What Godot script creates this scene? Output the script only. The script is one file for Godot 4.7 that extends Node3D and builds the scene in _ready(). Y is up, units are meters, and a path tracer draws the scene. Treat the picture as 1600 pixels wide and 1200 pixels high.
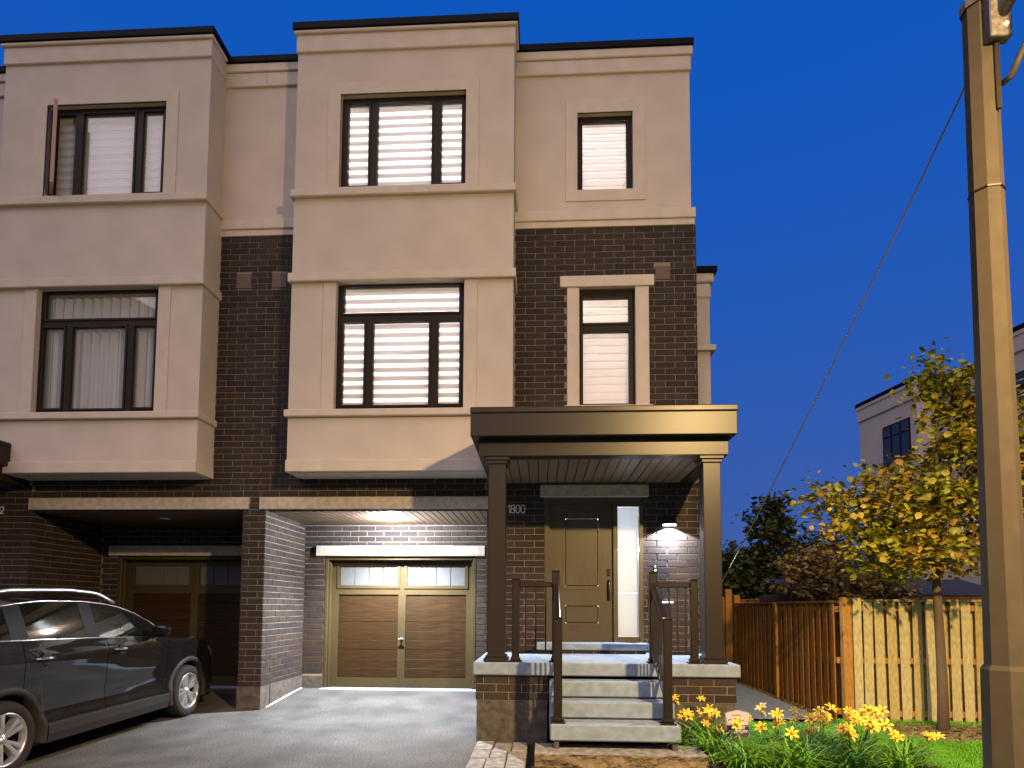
extends Node3D
# Two townhouses at blue hour, lit by a street lamp, a garage downlight, a wall lamp and rooms behind blinds.
# World: x right along the facade (0 = house corner), y up, z towards the street (0 = brick face).

const MIR := -12.99      # the left unit mirrors the right one: x -> MIR - x
const BL := 0.29         # brick pitch along a course
const BH := 0.0932       # course height
const BZ := 0.45         # bay front

var rng := RandomNumberGenerator.new()
var mats := {}
var tex := {}
var taken := {}
var mirrored := false
var cache := {}


class MB:
	var st := SurfaceTool.new()
	func _init(smooth := false) -> void:
		st.begin(Mesh.PRIMITIVE_TRIANGLES)
		st.set_smooth_group(0 if smooth else -1)
	func col(c: Color) -> void:
		st.set_color(c)
	func t(a: Vector3, b: Vector3, c: Vector3, out := Vector3.ZERO) -> void:
		var n := (c - a).cross(b - a)
		if out != Vector3.ZERO and n.dot(out) < 0.0:
			var k := b
			b = c
			c = k
		st.add_vertex(a)
		st.add_vertex(b)
		st.add_vertex(c)
	func q(a: Vector3, b: Vector3, c: Vector3, d: Vector3, out := Vector3.ZERO) -> void:
		var n := (c - a).cross(b - a) + (d - a).cross(c - a)
		if out != Vector3.ZERO and n.dot(out) < 0.0:
			var k := b
			b = d
			d = k
		st.add_vertex(a)
		st.add_vertex(b)
		st.add_vertex(c)
		st.add_vertex(a)
		st.add_vertex(c)
		st.add_vertex(d)
	func box(lo: Vector3, hi: Vector3, bev := 0.0, xf := Transform3D()) -> void:
		var c := (lo + hi) / 2.0
		var h := (hi - lo) / 2.0
		bev = minf(bev, minf(h.x, minf(h.y, h.z)) * 0.9)
		var P := func(x: float, y: float, z: float) -> Vector3: return xf * (c + Vector3(x, y, z))
		var cc: Vector3 = xf * c
		var b := bev
		for s in [-1.0, 1.0]:
			var f := [P.call(s * h.x, -h.y + b, -h.z + b), P.call(s * h.x, h.y - b, -h.z + b), P.call(s * h.x, h.y - b, h.z - b), P.call(s * h.x, -h.y + b, h.z - b)]
			q(f[0], f[1], f[2], f[3], (f[0] + f[2]) / 2.0 - cc)
			f = [P.call(-h.x + b, s * h.y, -h.z + b), P.call(h.x - b, s * h.y, -h.z + b), P.call(h.x - b, s * h.y, h.z - b), P.call(-h.x + b, s * h.y, h.z - b)]
			q(f[0], f[1], f[2], f[3], (f[0] + f[2]) / 2.0 - cc)
			f = [P.call(-h.x + b, -h.y + b, s * h.z), P.call(h.x - b, -h.y + b, s * h.z), P.call(h.x - b, h.y - b, s * h.z), P.call(-h.x + b, h.y - b, s * h.z)]
			q(f[0], f[1], f[2], f[3], (f[0] + f[2]) / 2.0 - cc)
		if b <= 0.0:
			return
		for s in [-1.0, 1.0]:
			for u in [-1.0, 1.0]:
				var e := [P.call(s * h.x, u * (h.y - b), -h.z + b), P.call(s * (h.x - b), u * h.y, -h.z + b), P.call(s * (h.x - b), u * h.y, h.z - b), P.call(s * h.x, u * (h.y - b), h.z - b)]
				q(e[0], e[1], e[2], e[3], (e[0] + e[2]) / 2.0 - cc)
				e = [P.call(s * h.x, -h.y + b, u * (h.z - b)), P.call(s * (h.x - b), -h.y + b, u * h.z), P.call(s * (h.x - b), h.y - b, u * h.z), P.call(s * h.x, h.y - b, u * (h.z - b))]
				q(e[0], e[1], e[2], e[3], (e[0] + e[2]) / 2.0 - cc)
				e = [P.call(-h.x + b, s * h.y, u * (h.z - b)), P.call(-h.x + b, s * (h.y - b), u * h.z), P.call(h.x - b, s * (h.y - b), u * h.z), P.call(h.x - b, s * h.y, u * (h.z - b))]
				q(e[0], e[1], e[2], e[3], (e[0] + e[2]) / 2.0 - cc)
				for w in [-1.0, 1.0]:
					var k := [P.call(s * h.x, u * (h.y - b), w * (h.z - b)), P.call(s * (h.x - b), u * h.y, w * (h.z - b)), P.call(s * (h.x - b), u * (h.y - b), w * h.z)]
					t(k[0], k[1], k[2], (k[0] + k[1] + k[2]) / 3.0 - cc)
	func tube(pts: Array, rad: Array, n := 8, caps := true) -> void:
		var rings := []
		for i in pts.size():
			var d: Vector3 = (pts[mini(i + 1, pts.size() - 1)] - pts[maxi(i - 1, 0)]).normalized()
			var a := d.cross(Vector3.UP if absf(d.y) < 0.9 else Vector3.RIGHT).normalized()
			var b := d.cross(a).normalized()
			var ring := []
			for k in n:
				var w := TAU * k / n
				ring.append(pts[i] + (a * cos(w) + b * sin(w)) * rad[i])
			rings.append(ring)
		for i in pts.size() - 1:
			for k in n:
				var k2 := (k + 1) % n
				var m: Vector3 = (rings[i][k] + rings[i + 1][k2]) / 2.0
				q(rings[i][k], rings[i][k2], rings[i + 1][k2], rings[i + 1][k], m - (pts[i] + pts[i + 1]) / 2.0)
		if caps:
			for e in [0, pts.size() - 1]:
				var out: Vector3 = pts[0] - pts[1] if e == 0 else pts[e] - pts[e - 1]
				for k in range(1, n - 1):
					t(rings[e][0], rings[e][k], rings[e][k + 1], out)
	# profile: [radius, height] pairs turned about the axis "up" through "at"
	func lathe(prof: Array, at: Vector3, up: Vector3, n := 24) -> void:
		var a := up.cross(Vector3.RIGHT if absf(up.x) < 0.9 else Vector3.FORWARD).normalized()
		var b := up.cross(a).normalized()
		for i in prof.size() - 1:
			for k in n:
				var w0 := TAU * k / n
				var w1 := TAU * (k + 1) / n
				var d0 := a * cos(w0) + b * sin(w0)
				var d1 := a * cos(w1) + b * sin(w1)
				var p0: Vector3 = at + up * prof[i][1] + d0 * prof[i][0]
				var p1: Vector3 = at + up * prof[i][1] + d1 * prof[i][0]
				var p2: Vector3 = at + up * prof[i + 1][1] + d1 * prof[i + 1][0]
				var p3: Vector3 = at + up * prof[i + 1][1] + d0 * prof[i + 1][0]
				var dr: float = prof[i + 1][0] - prof[i][0]
				var dh: float = prof[i + 1][1] - prof[i][1]
				var out := (d0 + d1) * dh - up * 2.0 * dr
				if prof[i][0] < 1e-5:
					t(p0, p2, p3, out)
				elif prof[i + 1][0] < 1e-5:
					t(p0, p1, p2, out)
				else:
					q(p0, p1, p2, p3, out)
	# a flat outline (x, y) pushed from z0 to z1
	func prism(poly: PackedVector2Array, z0: float, z1: float, xf := Transform3D()) -> void:
		var tri := Geometry2D.triangulate_polygon(poly)
		var fw: Vector3 = xf.basis.z * (1.0 if z1 > z0 else -1.0)
		for i in range(0, tri.size(), 3):
			var p := [poly[tri[i]], poly[tri[i + 1]], poly[tri[i + 2]]]
			t(xf * Vector3(p[0].x, p[0].y, z1), xf * Vector3(p[1].x, p[1].y, z1), xf * Vector3(p[2].x, p[2].y, z1), fw)
			t(xf * Vector3(p[0].x, p[0].y, z0), xf * Vector3(p[1].x, p[1].y, z0), xf * Vector3(p[2].x, p[2].y, z0), -fw)
		var cw := Geometry2D.is_polygon_clockwise(poly)
		for i in poly.size():
			var a := poly[i]
			var b := poly[(i + 1) % poly.size()]
			var n := Vector2(b.y - a.y, a.x - b.x) * (-1.0 if cw else 1.0)
			q(xf * Vector3(a.x, a.y, z0), xf * Vector3(b.x, b.y, z0), xf * Vector3(b.x, b.y, z1), xf * Vector3(a.x, a.y, z1), xf.basis * Vector3(n.x, n.y, 0))
	func mesh() -> ArrayMesh:
		st.generate_normals()
		return st.commit()


# ---------------------------------------------------------------- names and tags
func numbered(called: String) -> String:
	if not taken.has(called):
		taken[called] = 0
		return called
	taken[called] += 1
	return "%s_%03d" % [called, taken[called]]

func thing(called, label, category, at := Vector3.ZERO, turn := 0.0, group := "") -> Node3D:
	var o := Node3D.new()
	o.name = numbered(called)
	add_child(o)
	o.position = at
	o.rotation.y = turn
	tag(o, label, category, group)
	return o

func tag(o, label, category := "", group := "", kind := "") -> void:
	if label: o.set_meta("label", label)
	if category: o.set_meta("category", category)
	if group: o.set_meta("group", group)
	if kind: o.set_meta("kind", kind)

func put(called: String, mesh: Mesh, m: Material, parent: Node3D = self, at := Transform3D()) -> MeshInstance3D:
	var o := MeshInstance3D.new()
	o.name = numbered(called) if parent == self else called
	o.mesh = mesh
	o.material_override = m
	o.transform = at
	parent.add_child(o, true)
	return o

func structure(called: String, mesh: Mesh, m: Material, label := "") -> MeshInstance3D:
	var o := put(called, mesh, m)
	tag(o, label if label else called.replace("_", " "), "", "", "structure")
	return o

func X(x: float) -> float:
	return MIR - x if mirrored else x

# one box given by its ranges; mirrored with the unit
func bx(parent, called, m, x0: float, x1: float, y0: float, y1: float, z0: float, z1: float, bev := 0.006) -> MeshInstance3D:
	var a := X(x0)
	var b := X(x1)
	var lo := Vector3(minf(a, b), minf(y0, y1), minf(z0, z1))
	var hi := Vector3(maxf(a, b), maxf(y0, y1), maxf(z0, z1))
	var key := "%.4f %.4f %.4f %.4f" % [hi.x - lo.x, hi.y - lo.y, hi.z - lo.z, bev]
	if not cache.has(key):
		var mb := MB.new()
		mb.box((lo - hi) / 2.0, (hi - lo) / 2.0, bev)
		cache[key] = mb.mesh()
	return put(called, cache[key], m, parent, Transform3D(Basis(), (lo + hi) / 2.0))

# region [x0,x1,y0,y1] less holes -> list of rectangles
func cut(r: Array, holes: Array) -> Array:
	var xs := [r[0], r[1]]
	var ys := [r[2], r[3]]
	for h in holes:
		for v in [h[0], h[1]]:
			if v > r[0] and v < r[1] and not xs.has(v): xs.append(v)
		for v in [h[2], h[3]]:
			if v > r[2] and v < r[3] and not ys.has(v): ys.append(v)
	xs.sort()
	ys.sort()
	var out := []
	for j in ys.size() - 1:
		var start = null
		for i in range(xs.size()):
			var solid := false
			if i < xs.size() - 1:
				solid = true
				var cx: float = (xs[i] + xs[i + 1]) / 2.0
				var cy: float = (ys[j] + ys[j + 1]) / 2.0
				for h in holes:
					if cx > h[0] and cx < h[1] and cy > h[2] and cy < h[3]:
						solid = false
			if solid and start == null:
				start = xs[i]
			elif not solid and start != null:
				out.append([start, xs[i], ys[j], ys[j + 1]])
				start = null
	return out

# a wall with holes as ONE watertight sheet: front, back, and the reveals of its outer edge and holes
func slab(parent, called, m, r: Array, holes: Array, z0: float, z1: float) -> MeshInstance3D:
	var mb := MB.new()
	for c in cut(r, holes):
		var a := X(c[0])
		var b := X(c[1])
		mb.q(Vector3(a, c[2], z1), Vector3(b, c[2], z1), Vector3(b, c[3], z1), Vector3(a, c[3], z1), Vector3(0, 0, 1))
		mb.q(Vector3(a, c[2], z0), Vector3(b, c[2], z0), Vector3(b, c[3], z0), Vector3(a, c[3], z0), Vector3(0, 0, -1))
	var edges := [[r, 1.0]]
	for h in holes:
		edges.append([[maxf(h[0], r[0]), minf(h[1], r[1]), maxf(h[2], r[2]), minf(h[3], r[3])], -1.0])
	for e in edges:
		var k: Array = e[0]
		var s: float = e[1]
		var a := X(k[0])
		var b := X(k[1])
		var cx := (a + b) / 2.0
		mb.q(Vector3(a, k[2], z0), Vector3(a, k[3], z0), Vector3(a, k[3], z1), Vector3(a, k[2], z1), Vector3(a - cx, 0, 0) * s)
		mb.q(Vector3(b, k[2], z0), Vector3(b, k[3], z0), Vector3(b, k[3], z1), Vector3(b, k[2], z1), Vector3(b - cx, 0, 0) * s)
		mb.q(Vector3(a, k[2], z0), Vector3(b, k[2], z0), Vector3(b, k[2], z1), Vector3(a, k[2], z1), Vector3(0, -s, 0))
		mb.q(Vector3(a, k[3], z0), Vector3(b, k[3], z0), Vector3(b, k[3], z1), Vector3(a, k[3], z1), Vector3(0, s, 0))
	return put(called, mb.mesh(), m, parent)

# ---------------------------------------------------------------- materials
func noise(key: String, freq: float, octaves: int, lo: float, hi: float, size := 512, kind := FastNoiseLite.TYPE_SIMPLEX_SMOOTH) -> NoiseTexture2D:
	if tex.has(key):
		return tex[key]
	var n := FastNoiseLite.new()
	n.seed = 11 + tex.size()
	n.noise_type = kind
	n.frequency = freq
	n.fractal_octaves = octaves
	var g := Gradient.new()
	g.set_color(0, Color(lo, lo, lo))
	g.set_color(1, Color(hi, hi, hi))
	var t := NoiseTexture2D.new()
	t.width = size
	t.height = size
	t.seamless = true
	t.noise = n
	t.color_ramp = g
	tex[key] = t
	return t

# lin is a linear base colour. o: rough, metal, spec, tex, ts (repeats per metre), det, ds, bump, bs (repeats), bh (cm), coat
func M(called: String, lin: Color, o := {}) -> StandardMaterial3D:
	if mats.has(called):
		return mats[called]
	var m := StandardMaterial3D.new()
	m.resource_name = called
	m.albedo_color = Color(lin.r, lin.g, lin.b).linear_to_srgb()
	m.roughness = o.get("rough", 0.8)
	m.metallic = o.get("metal", 0.0)
	m.metallic_specular = o.get("spec", 0.5)
	if o.has("tex") or o.has("bump"):
		m.uv1_triplanar = true
		m.uv1_world_triplanar = o.get("world", true)
		m.uv1_scale = o.ts if o.get("ts", 1.0) is Vector3 else Vector3.ONE * o.get("ts", 1.0)
		if o.has("tex"):
			m.albedo_texture = o.tex
	if o.has("det"):
		m.detail_enabled = true
		m.detail_albedo = o.det
		m.detail_blend_mode = BaseMaterial3D.BLEND_MODE_MUL
		m.detail_uv_layer = BaseMaterial3D.DETAIL_UV_2
		m.uv2_triplanar = true
		m.uv2_world_triplanar = o.get("world", true)
		m.uv2_scale = o.ds if o.get("ds", 1.0) is Vector3 else Vector3.ONE * o.get("ds", 1.0)
	if o.has("bump"):
		m.heightmap_enabled = true
		m.heightmap_texture = o.bump
		m.heightmap_scale = o.get("bh", 0.2)
	if o.has("coat"):
		m.clearcoat_enabled = true
		m.clearcoat = o.coat
		m.clearcoat_roughness = o.get("cr", 0.05)
	if o.get("vc", false):
		m.vertex_color_use_as_albedo = true
	if o.has("alpha"):
		m.transparency = BaseMaterial3D.TRANSPARENCY_ALPHA
		m.albedo_color.a = o.alpha
	if o.has("back"):
		m.backlight_enabled = true
		m.backlight = Color(o.back, o.back, o.back)
	if o.has("glow"):
		m.emission_enabled = true
		m.emission = o.glow
		m.emission_energy_multiplier = o.get("power", 1.0)
	mats[called] = m
	return m

func make_materials() -> void:
	var fine := noise("fine", 0.09, 3, 0.72, 1.0)
	var patch := noise("patch", 0.012, 4, 0.94, 1.0)
	var soft := noise("soft", 0.02, 5, 0.8, 1.0)
	var blot := noise("blot", 0.02, 5, 0.6, 1.0)
	var grit := noise("grit", 0.22, 2, 0.0, 1.0, 512)
	var bump := noise("bump", 0.05, 5, 0.0, 1.0, 512)
	var grain := noise("grain", 0.02, 4, 0.74, 1.0)
	M("stucco", Color(0.60, 0.53, 0.47), {"rough": 0.92, "spec": 0.25, "tex": patch, "ts": 0.22, "det": noise("sand", 0.3, 2, 0.88, 1.0), "ds": 3.0})
	M("trim", Color(0.63, 0.555, 0.48), {"rough": 0.9, "spec": 0.25, "tex": patch, "ts": 0.5, "det": noise("sand", 0.3, 2, 0.88, 1.0), "ds": 3.0})
	M("precast", Color(0.56, 0.50, 0.42), {"rough": 0.85, "tex": soft, "ts": 0.8, "det": noise("sand", 0.3, 2, 0.88, 1.0), "ds": 3.0})
	M("mortar", Color(0.29, 0.24, 0.20), {"rough": 0.95, "spec": 0.2, "tex": fine, "ts": 3.0})
	var tones := [Color(0.062, 0.046, 0.042), Color(0.072, 0.053, 0.046), Color(0.054, 0.042, 0.040), Color(0.080, 0.058, 0.048), Color(0.066, 0.052, 0.049), Color(0.086, 0.060, 0.046)]
	for i in tones.size():
		M("brick%d" % i, tones[i], {"rough": 0.82, "spec": 0.35, "tex": fine, "ts": Vector3(3, 16, 3), "det": blot, "ds": 3.1, "bump": grit, "bh": 0.1})
	M("brick_mixed", Color(1, 1, 1), {"rough": 0.82, "spec": 0.35, "tex": fine, "ts": Vector3(3, 16, 3), "det": blot, "ds": 3.1, "bump": grit, "bh": 0.1, "vc": true})
	M("flashing", Color(0.004, 0.004, 0.005), {"rough": 0.6, "spec": 0.2})
	M("frame", Color(0.017, 0.012, 0.009), {"rough": 0.5, "spec": 0.28})
	M("glass", Color(0.9, 0.95, 0.95), {"rough": 0.02, "alpha": 0.06})
	M("bronze", Color(0.022, 0.017, 0.014), {"rough": 0.34, "spec": 0.38, "tex": patch, "ts": 0.7})
	M("soffit", Color(0.20, 0.13, 0.08), {"rough": 0.42, "tex": patch, "ts": 0.8})
	M("rail", Color(0.015, 0.0105, 0.007), {"rough": 0.36, "spec": 0.38})
	M("garage_frame", Color(0.052, 0.038, 0.016), {"rough": 0.45, "spec": 0.3, "tex": patch, "ts": 0.6})
	M("garage_wood", Color(0.058, 0.030, 0.0105), {"rough": 0.5, "spec": 0.25, "tex": blot, "ts": Vector3(0.22, 5, 5), "det": grain, "ds": Vector3(0.5, 13, 9)})
	M("frosted", Color(0.085, 0.088, 0.09), {"rough": 0.5, "spec": 0.35})
	M("door", Color(0.066, 0.049, 0.020), {"rough": 0.42, "tex": soft, "ts": Vector3(5, 0.35, 5)})
	M("dark_gap", Color(0.012, 0.011, 0.010), {"rough": 0.9})
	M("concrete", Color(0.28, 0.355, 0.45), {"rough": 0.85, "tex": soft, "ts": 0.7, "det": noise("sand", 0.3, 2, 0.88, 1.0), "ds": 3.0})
	M("foundation", Color(0.155, 0.135, 0.11), {"rough": 0.95, "tex": blot, "ts": 0.7, "det": fine, "ds": 4.0, "bump": bump, "bh": 0.3})
	M("asphalt", Color(0.25, 0.24, 0.232), {"rough": 0.86, "tex": noise("asphalt", 0.11, 4, 0.3, 1.0), "ts": 0.7, "det": blot, "ds": 0.12})
	M("road", Color(0.07, 0.07, 0.072), {"rough": 0.9, "tex": noise("asphalt", 0.13, 3, 0.5, 1.0), "ts": 0.8})
	M("stone", Color(0.36, 0.27, 0.15), {"rough": 0.9, "tex": blot, "ts": 1.2, "det": fine, "ds": 4.0, "bump": bump, "bh": 1.2})
	M("flagstone", Color(0.5, 0.48, 0.45), {"rough": 0.85, "tex": blot, "ts": 0.8, "det": fine, "ds": 3.0, "bump": bump, "bh": 0.25})
	M("soil", Color(0.05, 0.033, 0.02), {"rough": 1.0, "tex": fine, "ts": 2.0, "bump": bump, "bh": 2.0})
	M("turf", Color(0.09, 0.22, 0.008), {"rough": 1.0, "tex": blot, "ts": 0.5, "det": fine, "ds": 4.0})
	M("white", Color(0.75, 0.75, 0.74), {"rough": 0.6})
	M("room", Color(0.62, 0.58, 0.54), {"rough": 0.9})
	M("numeral", Color(0.72, 0.66, 0.56), {"rough": 0.4})
	M("plate", Color(0.14, 0.10, 0.085), {"rough": 0.8, "tex": fine, "ts": 3.0})
	var wf := {"rough": 0.8, "spec": 0.3, "tex": grain, "ts": Vector3(14, 0.9, 14), "det": soft, "ds": Vector3(2, 0.7, 2)}
	var pale := [Color(0.74, 0.63, 0.29), Color(0.69, 0.56, 0.23), Color(0.76, 0.67, 0.34), Color(0.64, 0.49, 0.18)]
	var brown := [Color(0.58, 0.27, 0.055), Color(0.52, 0.22, 0.04), Color(0.62, 0.31, 0.07), Color(0.46, 0.19, 0.035)]
	for i in 4:
		M("fence%d" % i, pale[i], wf)
		M("brown_fence%d" % i, brown[i], wf)
	M("pole", Color(0.115, 0.086, 0.05), {"rough": 0.85, "tex": noise("speck", 0.2, 2, 0.55, 1.0), "ts": 2.2, "det": soft, "ds": 0.5})
	M("galvanised", Color(0.3, 0.27, 0.24), {"rough": 0.45, "metal": 0.7, "tex": blot, "ts": 2.0})
	M("bark", Color(0.16, 0.11, 0.06), {"rough": 0.95, "tex": fine, "ts": Vector3(6, 1, 6), "bump": bump, "bh": 0.6})
	M("leaf", Color(1, 1, 1), {"rough": 0.5, "vc": true, "back": 0.5})
	M("blade", Color(1, 1, 1), {"rough": 0.6, "vc": true, "back": 0.4})
	M("mulch", Color(1, 1, 1), {"rough": 0.95, "vc": true})

# ---------------------------------------------------------------- bricks
var jobs := []
var brick_mesh: ArrayMesh

func make_brick_mesh() -> ArrayMesh:
	var mb := MB.new()
	var hx := (BL - 0.0105) / 2.0
	var hy := (BH - 0.0105) / 2.0
	var b := 0.003
	var f := [Vector3(-hx + b, -hy + b, 0), Vector3(hx - b, -hy + b, 0), Vector3(hx - b, hy - b, 0), Vector3(-hx + b, hy - b, 0)]
	var e := [Vector3(-hx, -hy, -b), Vector3(hx, -hy, -b), Vector3(hx, hy, -b), Vector3(-hx, hy, -b)]
	var k := [Vector3(-hx, -hy, -0.03), Vector3(hx, -hy, -0.03), Vector3(hx, hy, -0.03), Vector3(-hx, hy, -0.03)]
	mb.q(f[0], f[1], f[2], f[3], Vector3(0, 0, 1))
	for i in 4:
		var j := (i + 1) % 4
		var o: Vector3 = (e[i] + e[j]) / 2.0 + Vector3(0, 0, b)
		mb.q(f[i], f[j], e[j], e[i], o + Vector3(0, 0, 0.05))
		mb.q(e[i], e[j], k[j], k[i], Vector3(o.x, o.y, 0))
	return mb.mesh()

# courses on a wall that faces the street; region and holes are [x0, x1, y0, y1]
func bricks(r: Array, holes: Array, z: float, rank: int, px := -5.8364, py := 2.996) -> void:
	var n0 := ceili((r[2] + BH * 0.3 - py) / BH)
	var n1 := floori((r[3] - BH * 0.3 - py) / BH)
	for n in range(n0, n1 + 1):
		var y := py + n * BH
		var spans := [[r[0], r[1]]]
		for h in holes:
			if y > h[2] - 0.02 and y < h[3] + 0.02:
				var left := []
				for s in spans:
					if h[0] > s[0] and h[0] < s[1]: left.append([s[0], h[0]])
					if h[1] > s[0] and h[1] < s[1]: left.append([h[1], s[1]])
					if h[1] <= s[0] or h[0] >= s[1]: left.append(s)
				spans = left
		var start := px + (BL / 2.0 if posmod(n, 2) == 1 else 0.0)
		for s in spans:
			var k := floori((s[0] - start) / BL)
			while start + k * BL < s[1]:
				var a := maxf(start + k * BL, s[0])
				var b := minf(start + (k + 1) * BL, s[1])
				k += 1
				if b - a > 0.035:
					jobs.append([rank, Vector3(X((a + b) / 2.0), y, z), 0.0, b - a])

# courses on a return wall at x that faces "side"
func bricks_side(x: float, side: float, z0: float, z1: float, y0: float, y1: float, rank: int, py := 2.996) -> void:
	var n0 := ceili((y0 + BH * 0.3 - py) / BH)
	var n1 := floori((y1 - BH * 0.3 - py) / BH)
	if mirrored: side = -side
	for n in range(n0, n1 + 1):
		var a := z1
		var first := true
		while a > z0 + 0.035:
			var l := BL if not first or posmod(n, 2) == 0 else BL * 0.5
			first = false
			var b := maxf(a - l, z0)
			if a - b > 0.035:
				jobs.append([rank, Vector3(X(x), py + n * BH, (a + b) / 2.0), PI / 2.0 * side, a - b])
			a -= l

func lay_bricks(unit: Node3D, singles: int) -> void:
	jobs.sort_custom(func(a, b): return a[0] < b[0] or (a[0] == b[0] and (a[1].y < b[1].y - 0.01 or (absf(a[1].y - b[1].y) <= 0.01 and a[1].x < b[1].x))))
	var mb := MB.new()
	var arr := brick_mesh.surface_get_arrays(0)
	var vs: PackedVector3Array = arr[Mesh.ARRAY_VERTEX]
	var ix = arr[Mesh.ARRAY_INDEX]
	var order := range(vs.size()) if ix == null else Array(ix)
	var count := 0
	var rest := 0
	for j in jobs:
		var tone := rng.randi() % 6
		var basis := Basis(Vector3.UP, j[2]) * Basis.from_scale(Vector3((j[3] - 0.0105) / (BL - 0.0105), 1, 1))
		var tilt := Vector3(rng.randf_range(-0.0012, 0.0012), rng.randf_range(-0.001, 0.001), rng.randf_range(-0.0012, 0.0012))
		var xf := Transform3D(basis, j[1] + tilt + Basis(Vector3.UP, j[2]).z * rng.randf_range(-0.001, 0.0015))
		if count < singles:
			put("brick", brick_mesh, mats["brick%d" % tone], unit, xf)
			count += 1
		else:
			var c: Color = mats["brick%d" % tone].albedo_color.srgb_to_linear()
			mb.col(c)
			for k in order:
				mb.st.add_vertex(xf * vs[k])
			rest += 1
	if rest:
		var o := put("brick_field", mb.mesh(), mats.brick_mixed, unit)
		o.set_meta("kind", "stuff")
	jobs.clear()

# ---------------------------------------------------------------- windows
# opening [x0,x1,y0,y1] in a wall whose face is at z; panes in the same axes
func window(unit: Node3D, o: Array, z: float, panes: Array, style: String, lit: float, open := -1) -> Node3D:
	var w := Node3D.new()
	w.name = "window"
	unit.add_child(w, true)
	var fm: Material = mats.frame
	slab(w, "frame", fm, o, panes, z - 0.15, z - 0.085)
	for i in panes.size():
		var p: Array = panes[i]
		if i == open:
			# casement swung out from its jamb
			var at := Transform3D(Basis(Vector3.UP, -0.87), Vector3(X(p[1]) + 0.02, 0, z - 0.05))
			for b in [[0.0, 0.36, p[2], p[2] + 0.045], [0.0, 0.36, p[3] - 0.045, p[3]], [0.0, 0.045, p[2] + 0.045, p[3] - 0.045], [0.315, 0.36, p[2] + 0.045, p[3] - 0.045]]:
				var sb := MB.new()
				sb.box(Vector3(b[0], b[2], -0.024), Vector3(b[1], b[3], 0.024), 0.004)
				put("open_sash", sb.mesh(), mats.sash_edge, w, at)
			var gb := MB.new()
			gb.box(Vector3(0.04, p[2] + 0.04, -0.002), Vector3(0.32, p[3] - 0.04, 0.002))
			put("pane", gb.mesh(), mats.glass, w, at)
			continue
		slab(w, "sash", fm, [p[0] - 0.028, p[1] + 0.028, p[2] - 0.028, p[3] + 0.028], [p], z - 0.0855, z - 0.07)
		var g := [p[0] - 0.01, p[1] + 0.01, p[2] - 0.01, p[3] + 0.01]
		bx(w, "pane", mats.glass, g[0], g[1], g[2], g[3], z - 0.121, z - 0.117, 0.0)
	var bz := z - 0.2
	var x0: float = o[0] + 0.03
	var x1: float = o[1] - 0.03
	if style == "zebra" or style == "shade":
		var period := 0.1275 if style == "zebra" else 0.118
		var y: float = o[3] - 0.06
		bx(w, "headrail", mats.white, x0, x1, o[3] - 0.07, o[3] + 0.01, bz - 0.04, bz + 0.035, 0.008)
		var k := 0
		var names := ["blind_dense", "blind_sheer"]
		if style == "shade":
			names = ["blind_mid", "blind_soft"]
		var share := 0.56 if style == "zebra" else 0.2
		while y > o[2] + 0.0:
			var h := period * (share if k % 2 == 0 else 1.0 - share)
			var b := maxf(y - h, o[2] - 0.02)
			var dz := 0.0 if k % 2 == 0 else -0.004
			bx(w, "blind_band", mats[names[k % 2]], x0, x1, b, y, bz - 0.002 + dz, bz + dz, 0.0)
			y = b
			k += 1
	elif style == "curtain":
		for side in [[x0, x0 + 0.26], [x0 + 0.30, x0 + 1.12], [x0 + 1.10, x1]]:
			var mb := MB.new(true)
			var n := int((side[1] - side[0]) / 0.012)
			var pts := []
			for i in n + 1:
				var f := float(i) / n
				var x := lerpf(side[0], side[1], f)
				pts.append(Vector2(X(x), bz - 0.05 + 0.03 * sin(x * 43.0) + 0.012 * sin(x * 91.0 + 1.0)))
			for i in n:
				mb.q(Vector3(pts[i].x, o[2] - 0.1, pts[i].y), Vector3(pts[i + 1].x, o[2] - 0.1, pts[i + 1].y), Vector3(pts[i + 1].x, o[3] + 0.05, pts[i + 1].y), Vector3(pts[i].x, o[3] + 0.05, pts[i].y), Vector3(0, 0, 1))
			put("curtain", mb.mesh(), mats.curtain, w)
	return w

# the room behind a window: five inner faces with thickness, and its ceiling lamp when it is lit
func room(unit: Node3D, r: Array, z1: float, depth: float, energy: float, lamp := Vector3.ZERO, hue := Color(1.0, 0.96, 0.94)) -> void:
	var z0 := z1 - depth
	var m: Material = mats.room
	var k := Node3D.new()
	k.name = "room"
	unit.add_child(k, true)
	bx(k, "room_wall", m, r[0] - 0.1, r[1] + 0.1, r[2] - 0.1, r[3] + 0.1, z0 - 0.1, z0, 0.0)
	bx(k, "room_wall", m, r[0] - 0.1, r[0], r[2] - 0.1, r[3] + 0.1, z0, z1, 0.0)
	bx(k, "room_wall", m, r[1], r[1] + 0.1, r[2] - 0.1, r[3] + 0.1, z0, z1, 0.0)
	bx(k, "room_floor", m, r[0], r[1], r[2] - 0.1, r[2], z0, z1, 0.0)
	bx(k, "room_ceiling", m, r[0], r[1], r[3], r[3] + 0.1, z0, z1, 0.0)
	if energy > 0.0:
		var at := Vector3(X(lamp.x), lamp.y, lamp.z)
		var mb := MB.new(true)
		var prof := []
		for i in 9:
			var a := -PI / 2.0 + PI * i / 8.0
			prof.append([0.11 * cos(a), 0.09 * sin(a)])
		mb.lathe(prof, at, Vector3.UP, 16)
		put("ceiling_lamp", mb.mesh(), mats.lamp_globe, k)
		var l := OmniLight3D.new()
		l.name = "room_light"
		l.position = at
		l.light_color = hue
		l.light_energy = energy
		l.light_size = 0.1
		l.omni_range = 12.0
		l.omni_attenuation = 2.0
		l.shadow_enabled = true
		k.add_child(l)

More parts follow.
